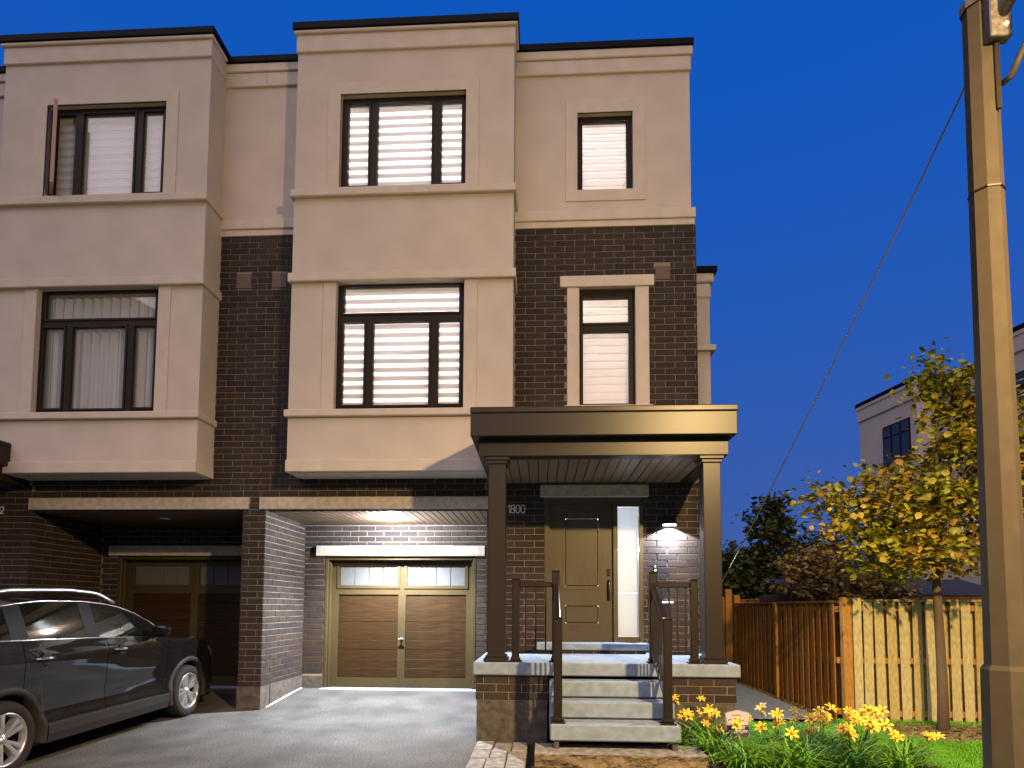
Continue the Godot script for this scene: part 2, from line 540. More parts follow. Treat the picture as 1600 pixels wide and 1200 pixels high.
# ---------------------------------------------------------------- one townhouse (right unit; the left one is mirrored)
func townhouse(unit: Node3D, home: bool) -> void:
	var st: Material = mats.stucco
	var tr: Material = mats.trim
	var xl := -5.84
	var xr := -2.66
	var w3 := [-5.187, -3.351, 7.37, 8.785]
	var w2 := [-5.187, -3.351, 4.10, 5.99]
	var r3 := [-1.735, -0.913, 7.53, 8.74]
	var r2 := [-1.711, -0.897, 4.28, 6.02]
	var party := MIR / 2.0
	# stucco bay: front sheet with its two openings, cheeks, underside
	slab(unit, "bay_wall", st, [xl, xr, 3.30, 9.60], [w3, w2], BZ - 0.15, BZ)
	bx(unit, "bay_cheek", st, xl, xl + 0.14, 3.30, 9.60, -0.1, BZ - 0.15, 0.0)
	bx(unit, "bay_cheek", st, xr - 0.14, xr, 3.30, 9.60, -0.1, BZ - 0.15, 0.0)
	bx(unit, "bay_foot", tr, xl - 0.012, xr + 0.012, 3.22, 3.388, -0.09, BZ + 0.035, 0.01)
	bx(unit, "bay_soffit", tr, xl + 0.05, xr - 0.05, 3.212, 3.23, -0.09, BZ - 0.02, 0.0)
	for b in [[3.998, 4.099, 0.07, "window_sill"], [5.953, 6.085, 0.07, "window_head"], [7.214, 7.33, 0.07, "window_sill"]]:
		bx(unit, b[3], tr, xl - b[2] + 0.03, xr + b[2] - 0.03, b[0], b[1], -0.09, BZ + b[2], 0.012)
	bx(unit, "cornice", tr, xl - 0.018, xr + 0.018, 9.436, 9.70, -0.09, BZ + 0.035, 0.01)
	bx(unit, "cornice_crown", tr, xl - 0.05, xr + 0.05, 9.70, 9.75, -0.09, BZ + 0.07, 0.01)
	bx(unit, "roof_flashing", mats.flashing, xl - 0.065, xr + 0.065, 9.75, 9.862, -0.4, BZ + 0.09, 0.008)
	# raised plaster surrounds on the bay
	slab(unit, "window_surround", tr, [-5.372, -3.166, 7.335, 8.955], [w3], BZ - 0.02, BZ + 0.014)
	for s in [[-5.372, -5.187], [-3.351, -3.166]]:
		bx(unit, "window_surround", tr, s[0], s[1], 4.099, 5.953, BZ - 0.01, BZ + 0.016, 0.004)
	# upper stucco beside the bay, both ways
	slab(unit, "upper_wall", st, [xr - 0.05, -0.07, 7.10, 9.60], [r3], -0.15, 0.0)
	slab(unit, "window_surround", tr, [-1.906, -0.735, 7.36, 8.945], [r3], -0.02, 0.014)
	bx(unit, "upper_wall", st, party, xl + 0.05, 7.10, 9.60, -0.15, 0.0, 0.0)
	for s in [[xr - 0.02, -0.03], [party, xl + 0.02]]:
		var ex := 0.02 if s[1] > -1.0 else 0.0
		bx(unit, "wall_band", tr, s[0], s[1] + ex * 0.4, 6.955, 7.05, -0.1, 0.02, 0.005)
		bx(unit, "wall_band", tr, s[0], s[1] + ex, 7.05, 7.205, -0.1, 0.045, 0.01)
		bx(unit, "cornice", tr, s[0], s[1] - ex, 9.336, 9.56, -0.1, 0.035, 0.01)
		bx(unit, "cornice_crown", tr, s[0], s[1] + ex * 0.2, 9.56, 9.695, -0.1, 0.06, 0.01)
		bx(unit, "roof_flashing", mats.flashing, s[0], s[1] + ex * 0.8, 9.695, 9.80, -0.5, 0.085, 0.008)
	# brick ground and first floor
	var gar := [-6.329, -3.041, -0.4, 2.763]
	var door := [-2.19, -0.83, 0.6, 2.90]
	slab(unit, "mortar_wall", mats.mortar, [party, 0.0 - 0.004, -0.4, 6.96], [gar, door, r2, [xl + 0.13, xr - 0.13, 3.3, 6.945]], -0.2, -0.008)
	bx(unit, "house_side", mats.mortar, -0.2, -0.004, -0.4, 7.2, -9.0, -0.2, 0.0)
	bx(unit, "house_side", st, -0.27, -0.07, 7.2, 9.6, -9.0, -0.15, 0.0)
	bx(unit, "house_back", st, party, -0.07, -0.4, 9.6, -9.2, -9.0, 0.0)
	bx(unit, "party_wall", st, party, party + 0.1, -0.4, 9.6, -9.0, -0.2, 0.0)
	bx(unit, "flat_roof", mats.flashing, party, -0.07, 9.4, 9.5, -9.0, -0.15, 0.0)
	bx(unit, "flat_roof", mats.flashing, xl + 0.14, xr - 0.14, 9.5, 9.58, -0.2, BZ - 0.15, 0.0)
	var jam := [-1.889, -0.701, 4.2, 6.03]
	var head := [-1.993, -0.626, 6.03, 6.196]
	var lint := [-6.415, -3.04, 2.763, 2.942]
	var dl := [-2.276, -0.73, 2.925, 3.10]
	bricks([-3.05, 0.0, 0.17, 3.14], [[-2.19, -0.83, 0.6, 2.92], dl], 0.0, 0 if home else 5)
	bricks([xr, 0.0, 3.60, 6.955], [jam, head, [-0.60, -0.385, 6.135, 6.34]], 0.0, 2 if home else 5)
	# the strip between the bays and the pier between the garages belong to the end unit
	var far := MIR - xl
	if home:
		bricks([far, xl, 3.22, 6.955], [[-6.335, -6.105, 6.135, 6.365], [MIR + 6.105, MIR + 6.335, 6.135, 6.365]], 0.0, 3)
		bricks([MIR + 6.32, -3.05, 2.60, 3.22], [[-6.32, -2.6, 2.0, 2.763], lint, [-7.5, MIR - lint[0], 2.763, 2.942]], 0.0, 1)
		bricks([MIR + 6.32, -6.32, 0.17, 2.675], [], 0.0, 2)
	else:
		bricks([-6.32, -3.05, 2.60, 3.22], [[-6.33, -2.6, 2.0, 2.763], lint], 0.0, 0)
	bx(unit, "foundation", mats.foundation, party, -6.318, -0.35, 0.172, -0.3, 0.006, 0.0)
	# vent plates set in the brick
	bx(unit, "vent_plate", mats.plate, -6.335, -6.105, 6.135, 6.365, -0.05, 0.012, 0.006)
	bx(unit, "vent_plate", mats.plate, -0.60, -0.385, 6.135, 6.34, -0.05, 0.012, 0.006)
	# first-floor window in the brick: head and jambs
	bx(unit, "window_head", tr, head[0], head[1], head[2], head[3], -0.1, 0.055, 0.008)
	bx(unit, "window_jamb", tr, -1.889, -1.711, 4.24, 6.03, -0.1, 0.032, 0.006)
	bx(unit, "window_jamb", tr, -0.897, -0.701, 4.24, 6.03, -0.1, 0.032, 0.006)
	bx(unit, "window_sill", tr, -1.93, -0.66, 4.16, 4.262, -0.1, 0.06, 0.006)
	# openings
	var up := mirrored and not home
	var p3 := [[-5.092, -4.79, 7.445, 8.70], [-4.657, -3.862, 7.43, 8.70], [-3.717, -3.425, 7.445, 8.69]]
	if up:
		p3 = [[-5.092, -4.79, 7.445, 8.70], [-4.657, -3.862, 7.43, 8.70], [-3.73, -3.41, 7.43, 8.70]]
	var p2 := [[-5.096, -3.434, 5.535, 5.925], [-5.10, -4.794, 4.20, 5.405], [-4.66, -3.861, 4.19, 5.405], [-3.722, -3.425, 4.20, 5.405]]
	window(unit, w3, BZ, p3, "zebra", 1.0 if home else 0.0, -1 if home else 2)
	window(unit, w2, BZ, p2, "zebra" if home else "curtain", 1.0 if home else 0.0)
	window(unit, r3, 0.0, [[-1.653, -0.998, 7.575, 8.665]], "shade", 1.0 if home else 0.0)
	window(unit, r2, 0.0, [[-1.65, -0.982, 5.536, 5.915], [-1.65, -0.982, 4.32, 5.403]], "shade", 1.0 if home else 0.0)
	var e := 1.0 if home else 0.0
	room(unit, [-5.65, -2.85, 6.75, 9.25], BZ - 0.15, 3.2, 19.0 * e, Vector3(-4.25, 8.75, -1.25))
	room(unit, [-5.65, -2.85, 3.55, 6.40], BZ - 0.15, 3.2, 21.0 * e, Vector3(-4.15, 5.4, -1.35))
	room(unit, [-2.5, -0.4, 7.15, 9.25], -0.15, 2.6, 8.5 * e, Vector3(-1.4, 8.75, -1.45))
	room(unit, [-2.5, -0.4, 3.75, 6.40], -0.2, 2.6, 9.5 * e, Vector3(-1.4, 5.7, -1.5))
	garage(unit, home, lint)
	entry(unit, home, dl)


func garage(unit: Node3D, home: bool, lint: Array) -> void:
	var D := -1.57
	bx(unit, "garage_lintel", mats.precast, lint[0], lint[1] + 0.02, lint[2], lint[3], -0.12, 0.03, 0.008)
	# recess: back wall, return walls, ceiling of narrow boards
	var dr := [-5.96, -3.36, -0.4, 2.20]
	slab(unit, "garage_back_wall", mats.mortar, [-6.325, -3.04, -0.4, 2.80], [dr], D - 0.2, D - 0.008)
	bx(unit, "garage_return_wall", mats.mortar, -6.45, -6.328, -0.4, 2.76, D - 0.2, -0.201, 0.0)
	bx(unit, "garage_return_wall", mats.mortar, -3.042, -2.95, -0.4, 2.76, D - 0.2, -0.201, 0.0)
	bricks_side(-6.32, 1.0, D, 0.0, 0.17, 2.762, 4 if home else 7)
	bricks_side(-3.05, -1.0, D, 0.0, 0.17, 2.762, 6 if home else 3)
	bricks([-6.32, -3.05, 0.17, 2.81], [dr, [-6.107, -3.207, 2.19, 2.38]], D, 3 if home else 4, -6.259, 2.494)
	bx(unit, "foundation", mats.foundation, -6.45, -6.305, -0.35, 0.172, D - 0.1, -0.3, 0.0)
	bx(unit, "foundation", mats.foundation, -6.30, -5.96, -0.35, 0.165, D - 0.1, D + 0.012, 0.0)
	bx(unit, "foundation", mats.foundation, -3.36, -3.05, -0.35, 0.165, D - 0.1, D + 0.012, 0.0)
	var sl := MB.new(true)
	sl.tube([Vector3(X(-6.295), drive_y(-1.5) + 0.004, -1.5), Vector3(X(-6.295), drive_y(-0.9) + 0.004, -0.9), Vector3(X(-6.295), drive_y(-0.15) + 0.004, -0.15)], [0.013, 0.014, 0.01], 6)
	put("base_seal", sl.mesh(), mats.white, unit)
	var n := 31
	for i in n:
		var w := (6.318 - 3.05) / n
		var a := -6.318 + w * i
		bx(unit, "ceiling_board", mats.soffit, a + 0.005, a + w - 0.005, 2.748, 2.768, D, -0.12, 0.004)
	bx(unit, "ceiling_backing", mats.dark_gap, -6.32, -3.05, 2.764, 2.80, D - 0.1, -0.2, 0.0)
	bx(unit, "door_lintel", mats.precast, -6.107, -3.207, 2.20, 2.376, D - 0.05, D + 0.065, 0.008)
	# garage door: jambs, stiles and rails, planks, panes
	var z := D - 0.15
	var gf: Material = mats.garage_frame
	var gw: Material = mats.garage_wood
	var dn := Node3D.new()
	dn.name = "garage_door"
	unit.add_child(dn, true)
	bx(dn, "door_jamb", gf, -5.96, -5.905, -0.05, 2.2, z, D + 0.004, 0.008)
	bx(dn, "door_jamb", gf, -3.415, -3.36, -0.05, 2.2, z, D + 0.004, 0.008)
	bx(dn, "door_jamb", gf, -5.905, -5.875, -0.05, 2.17, z, D - 0.05, 0.006)
	bx(dn, "door_jamb", gf, -3.445, -3.415, -0.05, 2.17, z, D - 0.05, 0.006)
	bx(dn, "door_head", gf, -5.905, -3.415, 2.135, 2.2, z, D + 0.002, 0.008)
	var ou := [-5.875, -3.445, -0.04, 2.135]
	var hl := [[-5.765, -4.72, 1.685, 2.06], [-4.59, -3.545, 1.685, 2.06], [-5.765, -4.72, 0.13, 1.55], [-4.59, -3.545, 0.13, 1.55]]
	slab(dn, "door_frame", gf, ou, hl, z - 0.05, z)
	for h in hl.slice(2):
		var b := [0.13, 0.605, 1.08, 1.55]
		for i in 3:
			for j in 3:
				var y0: float = b[i] + (b[i + 1] - b[i]) * j / 3.0
				var y1: float = b[i] + (b[i + 1] - b[i]) * (j + 1) / 3.0
				bx(dn, "door_plank", gw, h[0], h[1], y0 + (0.004 if j == 0 else 0.0005), y1 - 0.0005, z - 0.05, z - 0.018 - 0.0015 * ((i * 3 + j) % 3), 0.003)
	bx(dn, "door_backing", mats.dark_gap, -5.87, -3.45, -0.04, 2.13, z - 0.08, z - 0.052, 0.0)
	for h in hl.slice(0, 2):
		slab(dn, "light_frame", gf, [h[0] - 0.03, h[1] + 0.03, h[2] - 0.03, h[3] + 0.03], [[h[0] + 0.02, h[1] - 0.02, h[2] + 0.02, h[3] - 0.02]], z - 0.01, z + 0.016)
		for i in 4:
			var w: float = (h[1] - h[0] - 0.04) / 4.0
			var a: float = h[0] + 0.02 + w * i
			bx(dn, "door_pane", mats.frosted, a + 0.004, a + w - 0.004, h[2] + 0.02, h[3] - 0.02, z - 0.03, z - 0.012, 0.003)
	var kb := MB.new(true)
	kb.lathe([[0.0, 0.0], [0.03, 0.0], [0.03, 0.012], [0.012, 0.016], [0.012, 0.045], [0.022, 0.05], [0.022, 0.065], [0.0, 0.068]], Vector3(X(-4.655), 0.79, z), Vector3(0, 0, 1), 16)
	put("door_knob", kb.mesh(), mats.galvanised, dn)
	var kt := MB.new()
	kt.box(Vector3(X(-4.655) - 0.05, 0.782, z + 0.055), Vector3(X(-4.655) + 0.05, 0.80, z + 0.075), 0.006)
	put("door_handle", kt.mesh(), mats.galvanised, dn)
	bx(unit, "door_threshold", mats.concrete, -5.98, -3.1, -0.12, -0.032, D - 0.1, D + 0.16, 0.01)


func entry(unit: Node3D, home: bool, dl: Array) -> void:
	# door surround
	bx(unit, "door_lintel", mats.precast, dl[0], dl[1], dl[2], dl[3], -0.1, 0.06, 0.008)
	var dn := Node3D.new()
	dn.name = "front_door"
	unit.add_child(dn, true)
	var md: Material = mats.door
	slab(dn, "door_frame", md, [-2.195, -0.825, 0.85, 2.91], [[-2.13, -1.225, 0.86, 2.835], [-1.165, -0.86, 0.93, 2.80]], -0.16, -0.03)
	slab(dn, "brick_mould", md, [-2.21, -0.81, 0.85, 2.925], [[-2.16, -0.86, 0.8, 2.875]], -0.035, 0.006)
	# slab with two raised panels
	slab(dn, "door_leaf", md, [-2.13, -1.225, 0.862, 2.835], [[-1.94, -1.405, 1.62, 2.66], [-1.94, -1.405, 1.09, 1.40]], -0.15, -0.10)
	for p in [[-1.94, -1.405, 1.62, 2.66], [-1.94, -1.405, 1.09, 1.40]]:
		slab(dn, "door_moulding", md, [p[0] - 0.012, p[1] + 0.012, p[2] - 0.012, p[3] + 0.012], [[p[0] + 0.03, p[1] - 0.03, p[2] + 0.03, p[3] - 0.03]], -0.12, -0.092)
		bx(dn, "door_panel", md, p[0] + 0.03, p[1] - 0.03, p[2] + 0.03, p[3] - 0.03, -0.14, -0.108, 0.02)
	bx(dn, "lock_plate", mats.rail, -1.315, -1.268, 1.80, 1.90, -0.105, -0.085, 0.006)
	bx(dn, "handle_plate", mats.rail, -1.315, -1.268, 1.44, 1.74, -0.105, -0.09, 0.006)
	var hb := MB.new(true)
	hb.tube([Vector3(X(-1.29), 1.73, -0.09), Vector3(X(-1.29), 1.70, -0.045), Vector3(X(-1.29), 1.58, -0.035), Vector3(X(-1.29), 1.48, -0.05), Vector3(X(-1.29), 1.46, -0.09)], [0.011, 0.012, 0.013, 0.012, 0.01], 8)
	put("door_handle", hb.mesh(), mats.rail, dn)
	# sidelight: three frosted panes
	for i in 3:
		var y := 0.935 + 0.622 * i
		bx(dn, "sidelight_pane", mats.sidelight, -1.16, -0.865, y + 0.002, y + 0.618, -0.125, -0.119, 0.0)
	room(unit, [-2.18, -0.83, 0.86, 2.92], -0.2, 2.0, 4.5 if home else 0.0, Vector3(-1.1, 2.3, -1.25), Color(0.9, 0.95, 1.0))
	# raised sill step in front of the door
	bx(unit, "door_sill", mats.concrete, -2.32, -0.78, 0.755, 0.852, -0.1, 0.26, 0.01)
	bx(unit, "sill_base", mats.mortar, -2.28, -0.82, 0.69, 0.756, -0.05, 0.222, 0.0)
	bricks([-2.28, -0.82, 0.655, 0.76], [], 0.232, 0, -2.4, 0.712)
	# porch: slab, brick piers on a parged footing
	bx(unit, "porch_slab", mats.concrete, -3.035, -0.015, 0.56, 0.706, -0.05, 1.775, 0.012)
	for s in [[-3.005, -2.17], [-0.86, -0.055]]:
		bx(unit, "pier_core", mats.mortar, s[0] + 0.008, s[1] - 0.008, 0.27, 0.562, 0.0, 1.727, 0.0)
		bricks([s[0], s[1], 0.28, 0.56], [], 1.735, 0, -0.4473, 0.4135)
		bx(unit, "pier_footing", mats.foundation, s[0] + 0.012, s[1] - 0.012, -0.4, 0.275, 0.0, 1.722, 0.0)
		bricks_side(s[0], -1.0, 0.0, 1.735, 0.28, 0.56, 6, 0.4135)
		bricks_side(s[1], 1.0, 0.0, 1.735, 0.28, 0.56, 6, 0.4135)
	bx(unit, "porch_underside", mats.dark_gap, -2.17, -0.86, -0.4, 0.5, 0.0, 1.5, 0.0)
	# porch roof: fascia with a drip edge, frieze beams, soffit boards
	var br: Material = mats.bronze
	bx(unit, "porch_fascia", br, -3.08, -0.025, 3.322, 3.592, -0.05, 1.85, 0.008)
	bx(unit, "porch_gutter", br, -3.085, -0.015, 3.592, 3.665, -0.05, 1.865, 0.012)
	bx(unit, "porch_frieze", br, -3.0, -0.085, 3.12, 3.324, 1.50, 1.70, 0.006)
	bx(unit, "porch_frieze", br, -3.0, -2.80, 3.12, 3.324, 0.01, 1.50, 0.006)
	bx(unit, "porch_frieze", br, -0.285, -0.085, 3.12, 3.324, 0.01, 1.50, 0.006)
	var n := 20
	for i in n:
		var w := (2.80 - 0.285) / n
		var a := -2.80 + w * i
		bx(unit, "soffit_board", mats.soffit, a + 0.006, a + w - 0.006, 3.137, 3.155, 0.0, 1.50, 0.005)
	bx(unit, "soffit_backing", mats.dark_gap, -2.80, -0.285, 3.151, 3.17, 0.0, 1.50, 0.0)
	# columns with moulded caps and bases
	for x in ([[-2.88, -2.675], [-0.378, -0.176]] if home else [[-0.378, -0.176]]):
		var c := Node3D.new()
		c.name = "porch_column"
		unit.add_child(c, true)
		bx(c, "shaft", br, x[0], x[1], 0.706, 3.12, 1.476, 1.68, 0.006)
		bx(c, "column_cap", br, x[0] - 0.02, x[1] + 0.02, 3.03, 3.07, 1.456, 1.70, 0.008)
		bx(c, "column_cap", br, x[0] - 0.045, x[1] + 0.045, 3.07, 3.12, 1.432, 1.698, 0.012)
		bx(c, "column_base", br, x[0] - 0.04, x[1] + 0.04, 0.706, 0.756, 1.436, 1.722, 0.01)
		bx(c, "column_base", br, x[0] - 0.022, x[1] + 0.022, 0.756, 0.785, 1.456, 1.702, 0.01)

# ---------------------------------------------------------------- porch furniture
func railing(label: String, posts: Array, pickets: Array, slope: Array) -> void:
	# posts [x, z, y0, y1]; pickets [x0, x1, n]; slope [x, z0, y0, z1, y1, n]
	var t := thing("porch_railing", label, "railing", Vector3.ZERO, 0.0, "dark metal railings of the porch")
	var m: Material = mats.rail
	for p in posts:
		bx(t, "post", m, p[0] - 0.043, p[0] + 0.043, p[2], p[3], p[1] - 0.043, p[1] + 0.043, 0.006)
		bx(t, "post_cap", m, p[0] - 0.05, p[0] + 0.05, p[3], p[3] + 0.018, p[1] - 0.05, p[1] + 0.05, 0.008)
		bx(t, "post_base", m, p[0] - 0.075, p[0] + 0.075, p[2], p[2] + 0.018, p[1] - 0.075, p[1] + 0.075, 0.004)
		bx(t, "post_base", m, p[0] - 0.056, p[0] + 0.056, p[2] + 0.018, p[2] + 0.055, p[1] - 0.056, p[1] + 0.056, 0.01)
	var z: float = posts[0][1]
	bx(t, "top_rail", m, pickets[0] + 0.043, pickets[1] - 0.043, 1.575, 1.635, z - 0.028, z + 0.028, 0.01)
	bx(t, "bottom_rail", m, pickets[0] + 0.043, pickets[1] - 0.043, 0.80, 0.84, z - 0.02, z + 0.02, 0.005)
	for i in pickets[2]:
		var x: float = lerpf(pickets[0], pickets[1], (i + 1.0) / (pickets[2] + 1.0))
		bx(t, "picket", m, x - 0.0085, x + 0.0085, 0.84, 1.575, z - 0.0085, z + 0.0085, 0.0)
	var a := Vector3(slope[0], slope[2], slope[1] + 0.043)
	var b := Vector3(slope[0], slope[4], slope[3] - 0.043)
	var d := b - a
	var rot := Basis(Vector3.RIGHT, atan2(-d.y, d.z))
	for r in [["top_rail", 0.0, 0.03, 0.03], ["bottom_rail", -0.80, 0.018, 0.02]]:
		var mb := MB.new()
		mb.box(Vector3(-r[2], -r[3], -d.length() / 2.0), Vector3(r[2], r[3], d.length() / 2.0), 0.008)
		put(r[0], mb.mesh(), m, t, Transform3D(rot, (a + b) / 2.0 + Vector3(0, r[1], 0)))
	for i in slope[5]:
		var p := a.lerp(b, (i + 1.0) / (slope[5] + 1.0))
		bx(t, "picket", m, p.x - 0.0085, p.x + 0.0085, p.y - 0.79, p.y - 0.02, p.z - 0.0085, p.z + 0.0085, 0.0)


func lettering(parent, called, text: String, m: Material, left: Vector3, height: float, font_name := "Droid Sans", weight := 400, squeeze := 1.0, turn := 0.0) -> MeshInstance3D:
	var f := SystemFont.new()
	f.font_names = PackedStringArray([font_name])
	f.font_weight = weight
	var tm := TextMesh.new()
	tm.text = text
	tm.font = f
	tm.font_size = 64
	tm.pixel_size = height / 46.0
	tm.depth = 0.006
	tm.horizontal_alignment = HORIZONTAL_ALIGNMENT_LEFT
	tm.vertical_alignment = VERTICAL_ALIGNMENT_CENTER
	return put(called, tm, m, parent, Transform3D(Basis(Vector3.UP, turn) * Basis.from_scale(Vector3(squeeze, 1, 1)), left))


func porch_things() -> void:
	mirrored = false
	# precast steps
	var t := thing("concrete_steps", "pale precast concrete steps leading up to the porch", "steps")
	for i in 3:
		var mb := MB.new()
		var y := 0.53 - 0.177 * i
		var z := 2.06 + 0.295 * i
		mb.box(Vector3(-2.16, y - 0.165, 1.76), Vector3(-0.868, y, z), 0.014)
		put("step", mb.mesh(), mats.concrete, t)
	for x in [-2.12, -0.95]:
		bx(t, "support_block", mats.foundation, x, x + 0.05, -0.2, 0.02, 2.3, 2.62, 0.004)
	# rock-faced stone in front of the steps
	var s := thing("stone_step", "buff rock-faced natural stone slab below the concrete steps", "stone step")
	stone_block(s, -2.31, -0.66, -0.30, -0.072, 2.36, 2.86)
	railing("dark metal railing between the left porch column and the steps", [[-2.55, 1.65, 0.706, 1.655], [-2.085, 1.65, 0.706, 1.75], [-2.08, 2.55, 0.176, 1.22]], [-2.55, -2.085, 3], [-2.08, 1.65, 1.60, 2.55, 1.165, 6])
	railing("dark metal railing between the steps and the right porch column", [[-0.50, 1.65, 0.706, 1.655], [-0.962, 1.65, 0.706, 1.74], [-0.98, 2.55, 0.176, 1.22]], [-0.962, -0.50, 4], [-0.972, 1.65, 1.60, 2.55, 1.165, 6])
	# wall lamp beside the door: half-round hood, glowing underside
	var w := thing("wall_lamp", "small lit half-round wall lamp on the brick beside the front door", "lamp")
	var hood := PackedVector2Array()
	for i in 13:
		var a := PI * i / 12.0
		hood.append(Vector2(0.105 * cos(a), 0.115 * sin(a)))
	var up := Transform3D(Basis(Vector3.RIGHT, Vector3(0, 0, 1), Vector3(0, -1, 0)), Vector3(-0.437, 2.53, 0.004))
	var mb := MB.new()
	mb.prism(hood, -0.05, 0.0, up)
	put("hood", mb.mesh(), mats.rail, w)
	mb = MB.new()
	var lens := PackedVector2Array()
	for p in hood: lens.append(p * 0.9 + Vector2(0, 0.006))
	mb.prism(lens, 0.001, 0.022, up)
	put("lamp_lens", mb.mesh(), mats.led_lens, w)
	bx(w, "back_plate", mats.rail, -0.50, -0.375, 2.535, 2.64, 0.0, 0.02, 0.004)
	var l := SpotLight3D.new()
	l.name = "wall_lamp_light"
	l.position = Vector3(-0.437, 2.50, 0.075)
	l.rotation = Vector3(-PI / 2.0, 0, 0)
	l.light_color = Color(0.93, 0.95, 1.0)
	l.light_energy = 13.0
	l.spot_angle = 70.0
	l.spot_angle_attenuation = 0.12
	l.spot_range = 12.0
	l.spot_attenuation = 2.0
	l.light_size = 0.03
	l.shadow_enabled = true
	w.add_child(l)
	# downlights in the two garage ceilings; only the right one is on
	for k in 2:
		mirrored = k == 1
		var c := Vector3(X(-4.645), 2.748, -0.80)
		var dl := thing("ceiling_light", "lit round downlight in the board ceiling above the bright garage door" if k == 0 else "unlit round downlight in the dark garage recess behind the car", "light", c, 0.0)
		mb = MB.new(true)
		mb.lathe([[0.058, -0.002], [0.06, -0.012], [0.085, -0.010], [0.088, 0.0]], Vector3.ZERO, Vector3.UP, 24)
		put("trim_ring", mb.mesh(), mats.white, dl)
		mb = MB.new(true)
		mb.lathe([[0.0, -0.007], [0.04, -0.007], [0.059, -0.003]], Vector3.ZERO, Vector3.UP, 24)
		put("lamp_lens", mb.mesh(), mats.pot_lens if k == 0 else mats.frosted, dl)
		if k == 0:
			var o := OmniLight3D.new()
			o.name = "downlight"
			o.position = Vector3(0, -0.035, 0)
			o.light_color = Color(0.95, 0.97, 1.0)
			o.light_energy = 15.0
			var sp := SpotLight3D.new()
			sp.name = "downlight_beam"
			sp.position = Vector3(0, -0.035, 0)
			sp.rotation = Vector3(-PI / 2.0, 0, 0)
			sp.light_color = Color(0.95, 0.97, 1.0)
			sp.light_energy = 46.0
			sp.spot_angle = 66.0
			sp.spot_angle_attenuation = 0.7
			sp.spot_range = 14.0
			sp.spot_attenuation = 2.0
			sp.light_size = 0.045
			sp.shadow_enabled = true
			dl.add_child(sp)
			o.light_size = 0.045
			o.omni_range = 14.0
			o.omni_attenuation = 2.0
			o.shadow_enabled = true
			dl.add_child(o)
	mirrored = false
	# house numbers, mail box, hook
	var num := thing("house_number", "house number 1800 in thin pale metal digits", "house number", Vector3(-2.765, 2.755, 0.004))
	var at := 0.0
	for ch in ["1", "8", "0", "0"]:
		lettering(num, "digit", ch, mats.numeral, Vector3(at, 0, 0.004), 0.125, "Droid Sans", 400, 0.92)
		at += 0.05 if ch == "1" else 0.073
	var num2 := thing("house_number", "pale digits of the next house number at the picture's edge", "house number", Vector3(-10.61, 2.76, 0.004))
	at = 0.0
	for ch in ["1", "8", "0", "2"]:
		lettering(num2, "digit", ch, mats.numeral, Vector3(at, 0, 0.004), 0.115, "Droid Sans", 400, 0.9)
		at += 0.05 if ch == "1" else 0.066
	var box := thing("mailbox", "small mailbox on the brick wall below the lit wall lamp", "mailbox")
	bx(box, "body", mats.plate, -0.565, -0.415, 1.20, 1.40, 0.002, 0.085, 0.008)
	bx(box, "lid", mats.white, -0.572, -0.408, 1.40, 1.43, 0.002, 0.095, 0.008)
	var hk := thing("wall_hook", "dark curved hook on the lit brick above the right railing", "hook")
	mb = MB.new(true)
	mb.tube([Vector3(-0.70, 1.62, 0.01), Vector3(-0.70, 1.66, 0.06), Vector3(-0.69, 1.74, 0.075), Vector3(-0.668, 1.82, 0.07), Vector3(-0.655, 1.90, 0.06), Vector3(-0.655, 1.94, 0.055)], [0.03, 0.032, 0.03, 0.024, 0.026, 0.01], 10)
	put("hook_arm", mb.mesh(), mats.rail, hk)
	mb = MB.new(true)
	mb.lathe([[0.0, 0.0], [0.016, 0.0], [0.016, 0.012], [0.0, 0.014]], Vector3(-0.66, 1.86, 0.083), Vector3(0, 0, 1), 12)
	put("hook_button", mb.mesh(), mats.white, hk)


func stone_block(s: Node3D, x0: float, x1: float, y0: float, y1: float, z0: float, z1: float) -> void:
	var n := FastNoiseLite.new()
	n.seed = 5
	n.frequency = 3.2
	n.fractal_octaves = 4
	var mb := MB.new(true)
	var nx := 90
	var ny := 14
	var g := []
	for i in nx + 1:
		var row := []
		for j in ny + 1:
			var x := lerpf(x0, x1, float(i) / nx)
			var y := lerpf(y0, y1, float(j) / ny)
			var d := 0.055 * n.get_noise_3d(x * 1.3, y * 2.6, 0.0) + 0.02 * n.get_noise_3d(x * 5.0, y * 9.0, 3.0)
			if j == ny: d *= 0.25
			row.append(Vector3(x, y, z1 + d))
		g.append(row)
	for i in nx:
		for j in ny:
			mb.q(g[i][j], g[i + 1][j], g[i + 1][j + 1], g[i][j + 1], Vector3(0, 0, 1))
	put("rock_face", mb.mesh(), mats.stone, s)
	mb = MB.new()
	for i in nx:
		var a: Vector3 = g[i][ny]
		var b: Vector3 = g[i + 1][ny]
		mb.q(a, b, Vector3(b.x, y1, z0), Vector3(a.x, y1, z0), Vector3.UP)
	for i in [0, nx]:
		for j in ny:
			var a: Vector3 = g[i][j]
			var b: Vector3 = g[i][j + 1]
			mb.q(a, b, Vector3(b.x, b.y, z0), Vector3(a.x, a.y, z0), Vector3(-1 if i == 0 else 1, 0, 0))
	put("stone_top", mb.mesh(), mats.flagstone, s)

# ---------------------------------------------------------------- street lamp, wire
const LAMP := Vector3(1.2, 5.85, 9.2)

